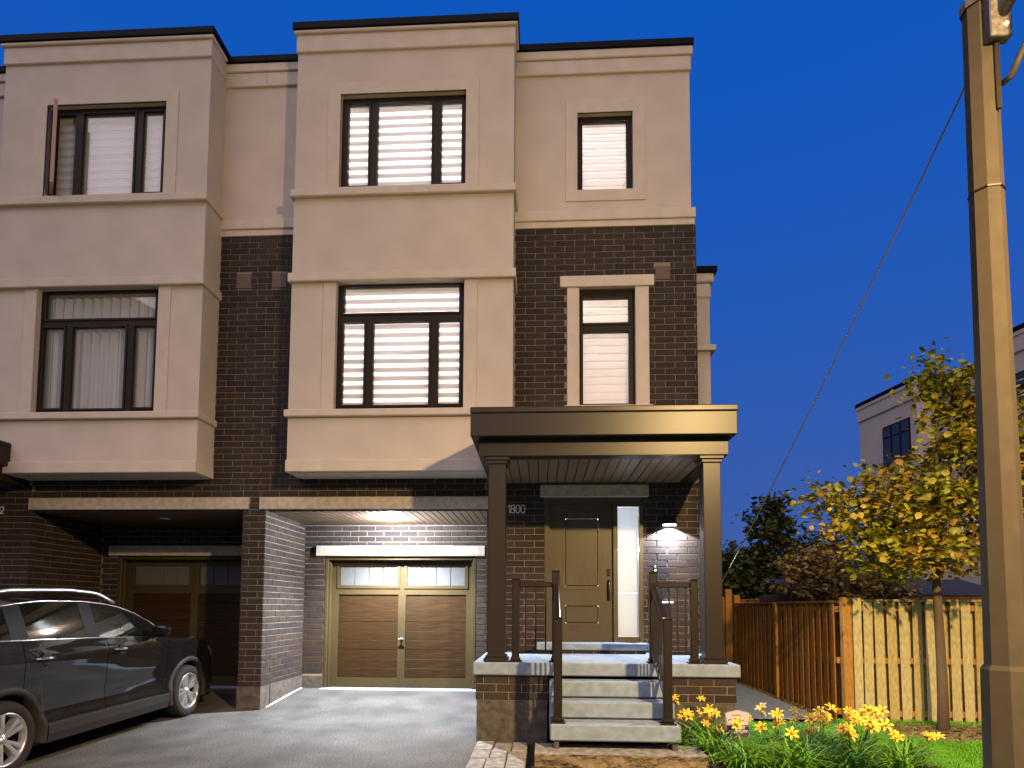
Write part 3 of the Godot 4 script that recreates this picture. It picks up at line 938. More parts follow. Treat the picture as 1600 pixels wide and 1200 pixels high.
func street_lamp() -> void:
	var t := thing("street_lamp", "tall octagonal concrete street lamp pole at the lawn edge", "street lamp", Vector3(0.715, 0, 4.83))
	var ring := func(y: float, r: float, turn := 0.14) -> Array:
		var a := []
		for k in 8:
			var w: float = TAU * (k + 0.5) / 8.0 + turn
			a.append(Vector3(r * cos(w), y, r * sin(w)))
		return a
	var build := func(prof: Array) -> ArrayMesh:
		var mb := MB.new()
		for i in prof.size() - 1:
			var a: Array = ring.call(prof[i][0], prof[i][1])
			var b: Array = ring.call(prof[i + 1][0], prof[i + 1][1])
			for k in 8:
				var k2 := (k + 1) % 8
				var mid: Vector3 = (a[k] + a[k2] + b[k] + b[k2]) / 4.0
				mb.q(a[k], a[k2], b[k2], b[k], Vector3(mid.x, (prof[i][1] - prof[i + 1][1]) * 10.0, mid.z))
		var top: Array = ring.call(prof[-1][0], prof[-1][1])
		for k in range(1, 7):
			mb.t(top[0], top[k], top[k + 1], Vector3.UP)
		return mb.mesh()
	put("shaft", build.call([[0.90, 0.122], [1.8, 0.115], [3.0, 0.104], [4.2, 0.097], [5.42, 0.092]]), mats.pole, t)
	put("pole_base", build.call([[-0.45, 0.155], [0.955, 0.142], [0.985, 0.126]]), mats.pole, t)
	put("pole_cap", build.call([[5.40, 0.105], [5.46, 0.108], [5.50, 0.07]]), mats.galvanised, t)
	var band := MB.new()
	put("band", build.call([[4.10, 0.104], [4.112, 0.104]]), mats.rail, t)
	# bracket, arm and brace reaching over the street
	var mb := MB.new()
	mb.box(Vector3(-0.03, 5.08, 0.075), Vector3(0.11, 5.42, 0.15), 0.006)
	put("bracket", mb.mesh(), mats.galvanised, t)
	for y in [5.15, 5.28, 5.37]:
		mb = MB.new(true)
		mb.lathe([[0.0, 0.022], [0.014, 0.02], [0.018, 0.0]], Vector3(0.06, y, 0.15), Vector3(0, 0, 1), 8)
		put("bolt", mb.mesh(), mats.white, t)
	mb = MB.new()
	mb.box(Vector3(0.02, 4.62, 0.088), Vector3(0.055, 5.1, 0.105), 0.003)
	put("strap", mb.mesh(), mats.rail, t)
	var end := LAMP - t.position + Vector3(0, 0.12, -0.25)
	var arm := MB.new(true)
	arm.tube([Vector3(0.05, 5.22, 0.1), Vector3(0.09, 5.42, 0.5), Vector3(0.2, 5.72, 1.5), end.lerp(Vector3(0.2, 5.72, 1.5), 0.4) + Vector3(0, 0.12, 0), end], [0.034, 0.034, 0.03, 0.028, 0.026], 10)
	put("arm", arm.mesh(), mats.galvanised, t)
	arm = MB.new(true)
	arm.tube([Vector3(0.07, 4.80, 0.09), Vector3(0.085, 4.80, 0.15), Vector3(0.10, 4.88, 0.2), Vector3(0.16, 5.35, 0.72), Vector3(0.205, 5.68, 1.5)], [0.02, 0.022, 0.022, 0.022, 0.02], 10)
	put("brace", arm.mesh(), mats.galvanised, t)
	# luminaire: housing above, glowing bowl below
	mb = MB.new(true)
	mb.lathe([[0.0, 0.17], [0.06, 0.165], [0.13, 0.13], [0.15, 0.09]], LAMP - t.position, Vector3.UP, 20)
	put("lamp_housing", mb.mesh(), mats.galvanised, t)
	mb = MB.new(true)
	var bowl := []
	for i in 9:
		var a := -PI / 2.0 + PI * i / 8.0
		bowl.append([0.145 * cos(a) if i < 8 else 0.0, 0.125 * sin(a) * (1.0 if i < 5 else 0.7)])
	mb.lathe(bowl, LAMP - t.position, Vector3.UP, 20)
	put("lamp_bowl", mb.mesh(), mats.street_lens, t)
	var l := OmniLight3D.new()
	l.name = "street_light"
	l.position = LAMP - t.position
	l.light_color = STREET
	l.light_energy = STREET_E
	l.light_size = 0.14
	l.omni_range = 80.0
	l.omni_attenuation = 2.0
	l.shadow_enabled = true
	t.add_child(l)
	# the reflector throws most of the light down and out
	var d := SpotLight3D.new()
	d.name = "street_light_beam"
	d.position = LAMP - t.position
	d.rotation = Vector3(-PI / 2.0, 0, 0)
	d.light_color = STREET
	d.light_energy = BEAM_E
	d.spot_angle = 88.0
	d.spot_angle_attenuation = 0.55
	d.spot_range = 80.0
	d.spot_attenuation = 2.0
	d.light_size = 0.14
	d.shadow_enabled = true
	t.add_child(d)
	# overhead drop wire from the pole to the side of the house
	var w := thing("overhead_cable", "thin cable slanting from the street lamp pole down behind the porch", "cable")
	mb = MB.new(true)
	var a := Vector3(0.80, 5.32, 4.92)
	var b := Vector3(0.40, 1.70, -0.45)
	var pts := []
	var rad := []
	for i in 13:
		var f := i / 12.0
		pts.append(a.lerp(b, f) - Vector3(0, 0.10 * sin(PI * f), 0))
		rad.append(0.0075)
	pts.append(Vector3(0.0, 1.5, -0.75))
	rad.append(0.0085)
	mb.tube(pts, rad, 6)
	put("wire", mb.mesh(), mats.cable, w)

# ---------------------------------------------------------------- fences
func fence_boards(t: Node3D, a: Vector3, b: Vector3, y0: float, y1: float, face: Vector3, pitch: float, wide: float, tone := "fence") -> void:
	var d := (b - a).normalized()
	var n := int(a.distance_to(b) / pitch)
	var basis := Basis(d, Vector3.UP, d.cross(Vector3.UP))
	for i in n:
		for back in 2:
			var key := "board%d" % (rng.randi() % 3)
			var h := y1 - y0
			if not cache.has(key + str(h)):
				var mb := MB.new()
				mb.box(Vector3(-wide / 2.0, 0, -0.009), Vector3(wide / 2.0, h, 0.009), 0.003)
				cache[key + str(h)] = mb.mesh()
			var p := a + d * (pitch * (i + 0.5 + back * 0.5)) + face * (0.048 if back == 0 else -0.048)
			p.y = y0 + rng.randf_range(-0.012, 0.008)
			var tilt := Basis(d.cross(Vector3.UP), rng.randf_range(-0.008, 0.008))
			put("board", cache[key + str(h)], mats["%s%d" % [tone, rng.randi() % 4]], t, Transform3D(tilt * basis, p))
	for y in [y0 + 0.14, (y0 + y1) * 0.5 + 0.02, y1 - 0.09]:
		var mb := MB.new()
		mb.box(Vector3(0, -0.042, -0.036), Vector3(a.distance_to(b), 0.042, 0.036), 0.004)
		put("fence_rail", mb.mesh(), mats.brown_fence2, t, Transform3D(basis, Vector3(a.x, y, a.z)))
	var mb2 := MB.new()
	mb2.box(Vector3(0, 0, -0.075), Vector3(a.distance_to(b), 0.035, 0.075), 0.004)
	put("cap_rail", mb2.mesh(), mats[tone + "1"], t, Transform3D(basis, Vector3(a.x, y1, a.z)))

func post(t: Node3D, x: float, z: float, y0: float, y1: float, w := 0.115, m := "fence0") -> void:
	var mb := MB.new()
	mb.box(Vector3(-w / 2.0, y0, -w / 2.0), Vector3(w / 2.0, y1, w / 2.0), 0.006)
	put("post", mb.mesh(), mats[m], t, Transform3D(Basis(), Vector3(x, 0, z)))

func fences() -> void:
	var t := thing("fence", "brown board fence running back along the concrete path", "fence")
	fence_boards(t, Vector3(2.03, 0, -0.33), Vector3(2.03, 0, -2.55), -0.26, 1.43, Vector3(-1, 0, 0), 0.222, 0.14, "brown_fence")
	fence_boards(t, Vector3(2.03, 0, -2.69), Vector3(2.03, 0, -5.05), -0.26, 1.43, Vector3(-1, 0, 0), 0.222, 0.14, "brown_fence")
	post(t, 2.0, -2.62, -0.3, 1.43, 0.13, "brown_fence2")
	post(t, 2.05, -5.2, -0.3, 1.64, 0.13, "brown_fence2")
	var f := thing("fence", "sunlit-yellow board fence facing the street behind the small tree", "fence")
	f.set_meta("label", "pale yellow board fence facing the street behind the small tree")
	post(f, 2.09, -0.25, -0.3, 1.51, 0.12, "brown_fence2")
	post(f, 2.225, -0.25, -0.3, 1.50, 0.12, "fence2")
	post(f, 4.6, -0.3, -0.3, 1.5, 0.12, "fence2")
	fence_boards(f, Vector3(2.29, 0, -0.27), Vector3(4.53, 0, -0.27), -0.27, 1.45, Vector3(0, 0, 1), 0.170, 0.128)
	fence_boards(f, Vector3(4.67, 0, -0.27), Vector3(7.2, 0, -0.27), -0.27, 1.45, Vector3(0, 0, 1), 0.170, 0.128)
	post(f, 7.3, -0.3, -0.3, 1.5, 0.12, "fence2")
	var g := thing("gate", "orange-brown wooden gate post and gate beside the house", "gate")
	post(g, 1.865, -5.2, -0.3, 1.775, 0.14, "brown_fence2")
	for i in 10:
		bx(g, "board", mats["brown_fence%d" % (i % 4)], 0.3 + 0.15 * i, 0.44 + 0.15 * i, -0.2, 1.60, -5.215, -5.195, 0.004)
	bx(g, "gate_rail", mats.brown_fence1, 0.3, 1.8, 0.3, 0.39, -5.25, -5.216, 0.004)
	bx(g, "gate_rail", mats.brown_fence1, 0.3, 1.8, 1.2, 1.29, -5.25, -5.216, 0.004)
	var k := thing("fence", "distant board fence across the back behind the path fence", "fence")
	fence_boards(k, Vector3(2.6, 0, -9.0), Vector3(6.5, 0, -9.0), -0.2, 1.58, Vector3(0, 0, 1), 0.22, 0.15, "brown_fence")

# ---------------------------------------------------------------- plants
func leaf_into(v: PackedVector3Array, nn: PackedVector3Array, cc: PackedColorArray, p: Vector3, d: Vector3, up: Vector3, s: float, c: Color) -> void:
	var side := d.cross(up).normalized()
	up = side.cross(d).normalized()
	var o := [p, p + d * s * 0.18 + side * s * 0.34 - up * s * 0.05, p + d * s * 0.52 + side * s * 0.42 - up * s * 0.12, p + d * s - up * s * 0.22, p + d * s * 0.52 - side * s * 0.42 - up * s * 0.12, p + d * s * 0.18 - side * s * 0.34 - up * s * 0.05]
	var mid := p + d * s * 0.42
	for i in 6:
		var a: Vector3 = o[i]
		var b: Vector3 = o[(i + 1) % 6]
		var n := (b - mid).cross(a - mid).normalized()
		if n.dot(up) < 0.0:
			v.append_array([mid, b, a])
			n = -n
		else:
			v.append_array([mid, a, b])
		nn.append_array([n, n, n])
		cc.append_array([c, c, c])

func mesh_of(v: PackedVector3Array, n: PackedVector3Array, c: PackedColorArray) -> ArrayMesh:
	var arr := []
	arr.resize(Mesh.ARRAY_MAX)
	arr[Mesh.ARRAY_VERTEX] = v
	arr[Mesh.ARRAY_NORMAL] = n
	arr[Mesh.ARRAY_COLOR] = c
	var m := ArrayMesh.new()
	m.add_surface_from_arrays(Mesh.PRIMITIVE_TRIANGLES, arr)
	return m

# lobes: [centre, radii, clumps]; leaves gather in clumps at twig ends
func tree(called, label, base: Vector3, fork: float, girth: float, lobes: Array, per: int, leaf: float, spread: float, tones: Array) -> void:
	var t := thing(called, label, "tree", base)
	var wood := MB.new(true)
	var lean := Vector3(rng.randf_range(-0.05, 0.05), 0, 0)
	wood.tube([Vector3(0, -0.1, 0), Vector3(0.01, fork * 0.3, 0), lean * 0.6 + Vector3(0.0, fork * 0.7, 0.01), lean + Vector3(0, fork, 0)], [girth * 1.25, girth, girth * 0.88, girth * 0.8], 10)
	put("trunk", wood.mesh(), mats.bark, t)
	var limbs := MB.new(true)
	var v := PackedVector3Array()
	var n := PackedVector3Array()
	var cc := PackedColorArray()
	var top := lean + Vector3(0, fork, 0)
	for l in lobes:
		var c: Vector3 = l[0]
		var r: Vector3 = l[1]
		var mid := top.lerp(c, 0.5) + Vector3(rng.randf_range(-0.1, 0.1), 0.12, rng.randf_range(-0.1, 0.1))
		limbs.tube([top, mid, c], [girth * 0.55, girth * 0.36, girth * 0.2], 7)
		for k in l[2]:
			var u := Vector3(rng.randfn(), rng.randfn(), rng.randfn()).normalized() * pow(rng.randf(), 0.42)
			var p := c + u * r
			limbs.tube([c.lerp(p, 0.05), c.lerp(p, 0.55) + Vector3(0, 0.05, 0), p], [girth * 0.16, girth * 0.09, girth * 0.04], 5, false)
			var tone: Color = tones[rng.randi() % tones.size()]
			for i in per:
				var q := p + Vector3(rng.randfn(), rng.randfn() * 0.7, rng.randfn()) * spread
				var d := Vector3(rng.randfn(), rng.randfn() * 0.4 - 0.25, rng.randfn()).normalized()
				var up := (Vector3.UP + Vector3(rng.randfn(), rng.randfn(), rng.randfn()) * 0.45).normalized()
				var w := rng.randf_range(0.75, 1.25)
				leaf_into(v, n, cc, q, d, up, leaf * rng.randf_range(0.55, 1.35), Color(tone.r * w, tone.g * w, tone.b * w))
	put("branches", limbs.mesh(), mats.bark, t)
	put("crown", mesh_of(v, n, cc), mats.leaf, t)

func trees() -> void:
	var green := [Color(0.27, 0.26, 0.012), Color(0.33, 0.28, 0.014), Color(0.33, 0.22, 0.012), Color(0.18, 0.20, 0.012), Color(0.26, 0.16, 0.012), Color(0.22, 0.24, 0.012)]
	tree("maple_tree", "small leafy maple tree in front of the pale yellow fence", Vector3(3.02, -0.27, 0.35), 2.15, 0.062,
		[[Vector3(0.15, 3.05, 0), Vector3(1.0, 0.9, 0.8), 92], [Vector3(0.55, 4.15, -0.1), Vector3(0.7, 0.8, 0.6), 44], [Vector3(-0.85, 2.95, 0.0), Vector3(0.85, 0.62, 0.6), 46], [Vector3(1.25, 3.35, 0.1), Vector3(0.85, 0.95, 0.7), 60], [Vector3(-0.3, 2.4, 0.1), Vector3(1.0, 0.32, 0.7), 34], [Vector3(0.1, 4.7, 0.0), Vector3(0.5, 0.4, 0.4), 14]], 36, 0.088, 0.13, green)
	var dull := [Color(0.07, 0.09, 0.018), Color(0.13, 0.10, 0.02), Color(0.05, 0.07, 0.015)]
	tree("shrubby_tree", "reddish-green bushy tree behind the fence between the maple and the porch", Vector3(4.0, -0.3, -4.4), 1.4, 0.06,
		[[Vector3(0.1, 2.2, 0), Vector3(0.85, 0.8, 0.7), 60], [Vector3(-0.8, 2.5, 0.2), Vector3(0.6, 0.6, 0.5), 40], [Vector3(0.9, 2.2, 0), Vector3(0.6, 0.6, 0.5), 34]], 24, 0.10, 0.14, [Color(0.28, 0.15, 0.035), Color(0.22, 0.16, 0.03), Color(0.30, 0.19, 0.05)])
	tree("evergreen_tree", "dark evergreen tree beyond the fence beside the porch column", Vector3(5.4, -0.5, -14.0), 1.2, 0.12,
		[[Vector3(0.2, 2.6, 0), Vector3(1.5, 1.5, 1.2), 110], [Vector3(0.6, 4.6, 0), Vector3(0.8, 1.4, 0.8), 60], [Vector3(-0.6, 3.2, 0), Vector3(0.9, 1.0, 0.9), 50]], 26, 0.2, 0.22, dull)
	tree("evergreen_tree", "dark evergreen tree half hidden behind the right porch column", Vector3(3.6, -0.5, -16.0), 1.0, 0.12,
		[[Vector3(0, 2.4, 0), Vector3(1.1, 1.5, 1.0), 70], [Vector3(0, 4.0, 0), Vector3(0.5, 1.3, 0.5), 30]], 26, 0.2, 0.2, dull)
	tree("evergreen_tree", "dark tree mass beyond the fence left of the shed", Vector3(7.6, -0.5, -15.0), 1.2, 0.12,
		[[Vector3(0, 2.3, 0), Vector3(1.7, 1.6, 1.2), 100], [Vector3(0.4, 4.0, 0), Vector3(1.0, 0.9, 0.9), 40]], 26, 0.2, 0.22, dull)

func blade_strip(v: PackedVector3Array, n: PackedVector3Array, cc: PackedColorArray, p: Vector3, az: float, length: float, rise: float, width: float, c: Color) -> void:
	var d := Vector3(cos(az), 0, sin(az))
	var side := Vector3(-d.z, 0, d.x)
	var seg := 6
	var a0 := rise
	var q := p
	var last := []
	for i in seg + 1:
		var f := float(i) / seg
		var w := width * (1.0 - f * f) * (0.55 + 0.45 * minf(1.0, f * 4.0))
		var now := [q - side * w / 2.0, q + side * w / 2.0]
		if i > 0:
			var nn: Vector3 = (now[0] + now[1] - last[0] - last[1]).cross(last[1] - last[0])
			nn = nn.normalized() if nn.length() > 1e-9 else Vector3.UP
			if nn.y < 0.0:
				nn = -nn
				v.append_array([last[0], now[1], last[1], last[0], now[0], now[1]])
			else:
				v.append_array([last[0], last[1], now[1], last[0], now[1], now[0]])
			for k in 6:
				n.append(nn)
				cc.append(c)
		last = now
		var a := a0 - f * 1.75
		q += (d * cos(a) + Vector3.UP * sin(a)) * (length / seg)

func daylilies() -> void:
	var flower_v := PackedVector3Array()
	var fl := []
	for kind in 2:
		var v := PackedVector3Array()
		var n := PackedVector3Array()
		var cc := PackedColorArray()
		for k in 6:
			var az := TAU * k / 6.0 + 0.1
			var wide := 0.032 if k % 2 == 0 else 0.024
			var d := Vector3(cos(az), 0, sin(az))
			var s := Vector3(-d.z, 0, d.x)
			var pts := [[0.004, 0.0, 0.006], [0.018, 0.03, 0.02], [0.042, 0.05, wide], [0.066, 0.052, wide * 0.8], [0.082, 0.04, 0.004]]
			for i in 4:
				var a: Vector3 = d * pts[i][0] + Vector3.UP * pts[i][1]
				var b: Vector3 = d * pts[i + 1][0] + Vector3.UP * pts[i + 1][1]
				var a0: Vector3 = a - s * pts[i][2] / 2.0
				var a1: Vector3 = a + s * pts[i][2] / 2.0
				var b0: Vector3 = b - s * pts[i + 1][2] / 2.0
				var b1: Vector3 = b + s * pts[i + 1][2] / 2.0
				var nn := (b0 - a0).cross(a1 - a0).normalized()
				if nn.y < 0.0:
					nn = -nn
					v.append_array([a0, b1, a1, a0, b0, b1])
				else:
					v.append_array([a0, a1, b1, a0, b1, b0])
				var c := Color(0.85, 0.62, 0.05) if kind == 0 else Color(0.8, 0.45, 0.05)
				c = c.lerp(Color(0.5, 0.15, 0.02), 0.7 if i == 0 else 0.0)
				for j in 6:
					n.append(nn)
					cc.append(c)
		fl.append(mesh_of(v, n, cc))
	var spots := [
		[-0.62, 2.05, 0.50, 6, "daylily clump right beside the concrete steps"],
		[-0.50, 2.55, 0.48, 3, "daylily clump spilling over the end of the stone step"],
		[-0.45, 2.28, 0.44, 5, "daylily clump with yellow flowers just left of the yard sign"],
		[-0.12, 2.80, 0.36, 0, "daylily clump in front of the yard sign"],
		[0.26, 2.22, 0.46, 8, "daylily clump with yellow flowers just right of the yard sign"],
		[0.32, 2.75, 0.48, 4, "daylily clump at the front middle of the flower bed"],
		[0.62, 2.25, 0.46, 8, "daylily clump in the middle back of the flower bed"],
		[0.76, 2.75, 0.46, 5, "daylily clump with a large low flower at the bed front"],
		[1.02, 2.30, 0.46, 9, "daylily clump crowded with pale yellow flowers near the fence corner"],
		[1.20, 2.75, 0.42, 2, "rightmost front daylily clump beside the lawn"],
		[1.42, 2.40, 0.36, 1, "rightmost back daylily clump beside the lawn"],
		[-0.38, 3.0, 0.42, 0, "flowerless daylily clump at the bed's front corner by the stone step"],
		[0.05, 3.08, 0.42, 0, "flowerless daylily clump at the bed front below the yard sign"],
		[0.52, 3.08, 0.42, 0, "flowerless daylily clump at the middle of the bed front"],
		[0.98, 3.08, 0.42, 0, "flowerless daylily clump at the bed front near the lawn"],
	]
	for s in spots:
		var t := thing("daylily", s[4], "plant", Vector3(s[0], -0.17, s[1]), 0.0, "yellow daylilies in the flower bed")
		var v := PackedVector3Array()
		var n := PackedVector3Array()
		var cc := PackedColorArray()
		for i in 135:
			var az := rng.randf() * TAU
			var p := Vector3(rng.randfn() * 0.055, 0, rng.randfn() * 0.055)
			var w := rng.randf_range(0.6, 1.3)
			blade_strip(v, n, cc, p, az, s[2] * rng.randf_range(0.7, 1.35), rng.randf_range(0.85, 1.5), rng.randf_range(0.013, 0.023), Color(0.11 * w, 0.28 * w, 0.012 * w))
		put("leaves", mesh_of(v, n, cc), mats.blade, t)
		for i in s[3]:
			var az := rng.randf() * TAU
			var r := rng.randf_range(0.05, 0.24)
			var tip := Vector3(cos(az) * r, s[2] * rng.randf_range(0.5, 1.0), sin(az) * r * 0.8 + 0.04)
			var stem := MB.new(true)
			stem.tube([Vector3(cos(az) * 0.03, 0, sin(az) * 0.03), Vector3(tip.x * 0.45, tip.y * 0.6, tip.z * 0.45), tip], [0.004, 0.0035, 0.003], 5)
			put("stem", stem.mesh(), mats.stem, t)
			for k in 1 + rng.randi() % 3:
				var dir := Vector3(rng.randfn() * 0.7, 0.55 + rng.randf() * 0.5, rng.randf_range(0.1, 1.2)).normalized()
				var sx := dir.cross(Vector3.FORWARD).normalized()
				var b := Basis(sx, dir, sx.cross(dir)) * Basis.from_scale(Vector3.ONE * rng.randf_range(0.6, 0.95))
				put("flower", fl[0 if rng.randf() < 0.8 else 1], mats.leaf, t, Transform3D(b, tip + dir * 0.002 + Vector3(rng.randfn(), rng.randfn() * 0.5, rng.randfn()) * 0.03 * k))
			for k in 2:
				var bud := MB.new(true)
				var d2 := Vector3(rng.randfn(), rng.randf() + 0.3, rng.randfn()).normalized()
				bud.tube([tip, tip + d2 * 0.03, tip + d2 * 0.065], [0.003, 0.008, 0.002], 6)
				put("bud", bud.mesh(), mats.bud, t)

func lawn_grass() -> void:
	var v := PackedVector3Array()
	var n := PackedVector3Array()
	var cc := PackedColorArray()
	for i in 5:
		var az := TAU * i / 5.0 + 0.3
		blade_strip(v, n, cc, Vector3(cos(az) * 0.008, 0, sin(az) * 0.008), az, 0.06 + 0.012 * (i % 3), 1.35, 0.005, Color(1, 1, 1))
	var mm := MultiMesh.new()
	mm.transform_format = MultiMesh.TRANSFORM_3D
	mm.use_colors = true
	mm.mesh = mesh_of(v, n, cc)
	var at := []
	var co := []
	var ns := FastNoiseLite.new()
	ns.seed = 3
	ns.frequency = 1.3
	for i in 26000:
		var x := rng.randf_range(0.05, 6.0)
		var z := rng.randf_range(-0.25, 5.2)
		if x < 1.6 and z > 1.75 and z < 3.3: continue
		var bare := Vector2((x - 3.1) / 1.15, (z - 0.55) / 0.55).length()
		if bare < 0.8 + 0.5 * absf(ns.get_noise_2d(x * 3.0, z * 3.0)) and rng.randf() > 0.05: continue
		if x < 1.9 and z < 0.15: continue
		var s := rng.randf_range(0.7, 1.3)
		at.append(Transform3D(Basis(Vector3.UP, rng.randf() * TAU) * Basis.from_scale(Vector3(s, s * rng.randf_range(0.7, 1.2), s)), Vector3(x, yard(x, z), z)))
		var w := 0.85 + 0.35 * ns.get_noise_2d(x, z) + rng.randf_range(-0.12, 0.12)
		co.append(Color(0.15 * w, 0.46 * w, 0.005 * w))
	mm.instance_count = at.size()
	for i in at.size():
		mm.set_instance_transform(i, at[i])
		mm.set_instance_color(i, co[i])
	var o := MultiMeshInstance3D.new()
	o.name = "lawn_grass"
	o.multimesh = mm
	o.material_override = mats.blade
	add_child(o)
	tag(o, "short green lawn grass between the flower bed and the fence", "grass", "", "stuff")

func litter() -> void:
	# straw and bark chips round the tree and along the foot of the fence
	var v := PackedVector3Array()
	var n := PackedVector3Array()
	var cc := PackedColorArray()
	for i in 2600:
		var x: float
		var z: float
		if i < 1700:
			var a := rng.randf() * TAU
			var r := sqrt(rng.randf())
			x = 3.1 + cos(a) * r * 1.15
			z = 0.5 + sin(a) * r * 0.6
		else:
			x = rng.randf_range(1.68, 1.98) - rng.randf() * 0.12
			z = rng.randf_range(-5.0, -0.3)
		var p := Vector3(x, yard(x, z) + 0.012 + rng.randf() * 0.012, z)
		var d := Vector3(rng.randfn(), rng.randfn() * 0.12, rng.randfn()).normalized()
		var s := d.cross(Vector3.UP).normalized() * rng.randf_range(0.004, 0.012)
		d *= rng.randf_range(0.02, 0.06)
		v.append_array([p - d - s, p + d - s, p + d + s, p - d - s, p + d + s, p - d + s])
		var w := rng.randf_range(0.5, 1.3)
		for k in 6:
			n.append(Vector3.UP)
			cc.append(Color(0.32 * w, 0.2 * w, 0.09 * w))
	var o := put("bark_mulch", mesh_of(v, n, cc), mats.mulch)
	tag(o, "brown straw and bark mulch round the maple trunk and along the fence", "mulch", "", "stuff")

# ---------------------------------------------------------------- car
func tab(t: Array, z: float) -> float:
	if z <= t[0][0]: return t[0][1]
	for i in t.size() - 1:
		if z <= t[i + 1][0]:
			var f: float = (z - t[i][0]) / (t[i + 1][0] - t[i][0])
			f = f * f * (3.0 - 2.0 * f) * 0.35 + f * 0.65
			return lerpf(t[i][1], t[i + 1][1], f)
	return t[-1][1]

const BELT := [[-2.52, 0.74], [-2.3, 0.88], [-1.9, 1.0], [-1.4, 1.075], [-0.95, 1.115], [-0.65, 1.14], [-0.16, 1.17], [0.56, 1.205], [1.16, 1.23], [1.6, 1.245], [2.1, 1.25], [2.35, 1.2]]
const GTOP := [[-1.0, 1.13], [-0.85, 1.235], [-0.65, 1.345], [-0.40, 1.455], [-0.15, 1.525], [0.06, 1.56], [0.41, 1.59], [0.94, 1.60], [1.23, 1.58], [1.42, 1.56], [1.75, 1.49], [2.0, 1.38], [2.2, 1.27]]
const CROWN := [[-1.05, 1.13], [-0.75, 1.33], [-0.45, 1.50], [-0.2, 1.60], [0.0, 1.63], [0.5, 1.665], [1.2, 1.66], [1.75, 1.60], [2.0, 1.45], [2.25, 1.25]]
const FLARE := [[0.20, -0.05], [0.34, -0.008], [0.42, -0.004], [0.50, -0.03], [0.62, -0.03], [0.78, -0.012], [0.98, 0.0], [1.05, 0.006], [1.08, -0.008], [1.26, -0.045]]

func half(z: float) -> float:
	var f := clampf((absf(z) - 1.5) / 1.05, 0.0, 1.0)
	return 0.945 - 0.25 * pow(f, 2.4)

func skin(z: float, y: float) -> float:
	return half(z) + tab(FLARE, y)

func lowest(z: float) -> float:
	for w in [-1.48, 1.48]:
		var d: float = absf(z - w)
		if d < 0.415:
			return 0.35 + sqrt(0.1723 - d * d)
	return 0.24 if absf(z) < 1.5 else 0.27

func side_patch(z0: float, z1: float, s: float) -> ArrayMesh:
	var mb := MB.new(true)
	var nz := maxi(4, int((z1 - z0) / 0.035))
	var ny := 22
	var g := []
	for i in nz + 1:
		var z := lerpf(z0, z1, float(i) / nz)
		var a := lowest(z)
		var b := tab(BELT, z)
		var row := []
		for j in ny + 1:
			var y := lerpf(a, b, float(j) / ny)
			row.append(Vector3(s * skin(z, y), y, z))
		g.append(row)
	for i in nz:
		for j in ny:
			mb.q(g[i][j], g[i + 1][j], g[i + 1][j + 1], g[i][j + 1], Vector3(s, 0, 0))
	return mb.mesh()

func glass_patch(z0: float, z1: float, s: float, lift := 0.0) -> ArrayMesh:
	var mb := MB.new(true)
	var n := maxi(3, int((z1 - z0) / 0.05))
	var ny := 6
	var g := []
	for i in n + 1:
		var row := []
		var z := lerpf(z0, z1, float(i) / n)
		for j in ny + 1:
			var f := float(j) / ny
			# pillars lean back with height
			var zz := z
			var y0 := tab(BELT, zz)
			var y := lerpf(y0, maxf(tab(GTOP, zz), y0 + 0.004), f)
			var x := half(z) - 0.045 - 0.30 * maxf(0.0, y - y0) - 0.15 * pow(maxf(0.0, y - y0), 2.0) + lift
			row.append(Vector3(s * x, y, zz))
		g.append(row)
	for i in n:
		for j in ny:
			mb.q(g[i][j], g[i + 1][j], g[i + 1][j + 1], g[i][j + 1], Vector3(s, 0.3, 0))
	return mb.mesh()

func rim_x(z: float) -> float:
	var dy := maxf(0.0, tab(GTOP, z) - tab(BELT, z))
	return half(z) - 0.045 - 0.30 * dy - 0.15 * dy * dy

func top_patch(z0: float, z1: float) -> ArrayMesh:
	var mb := MB.new(true)
	var n := maxi(4, int((z1 - z0) / 0.06))
	var g := []
	for i in n + 1:
		var z := lerpf(z0, z1, float(i) / n)
		var row := []
		for j in 17:
			var f := j / 8.0 - 1.0
			var e := tab(GTOP, z) + 0.012
			row.append(Vector3(f * (rim_x(z) + 0.004), e + (maxf(tab(CROWN, z), e) - e + 0.012) * (1.0 - pow(absf(f), 3.0)), z))
		g.append(row)
	for i in n:
		for j in 16:
			mb.q(g[i][j], g[i + 1][j], g[i + 1][j + 1], g[i][j + 1], Vector3.UP)
	return mb.mesh()

func strip(pts: Array, r: float) -> ArrayMesh:
	var mb := MB.new(true)
	var rad := []
	for p in pts: rad.append(r)
	mb.tube(pts, rad, 7)
	return mb.mesh()

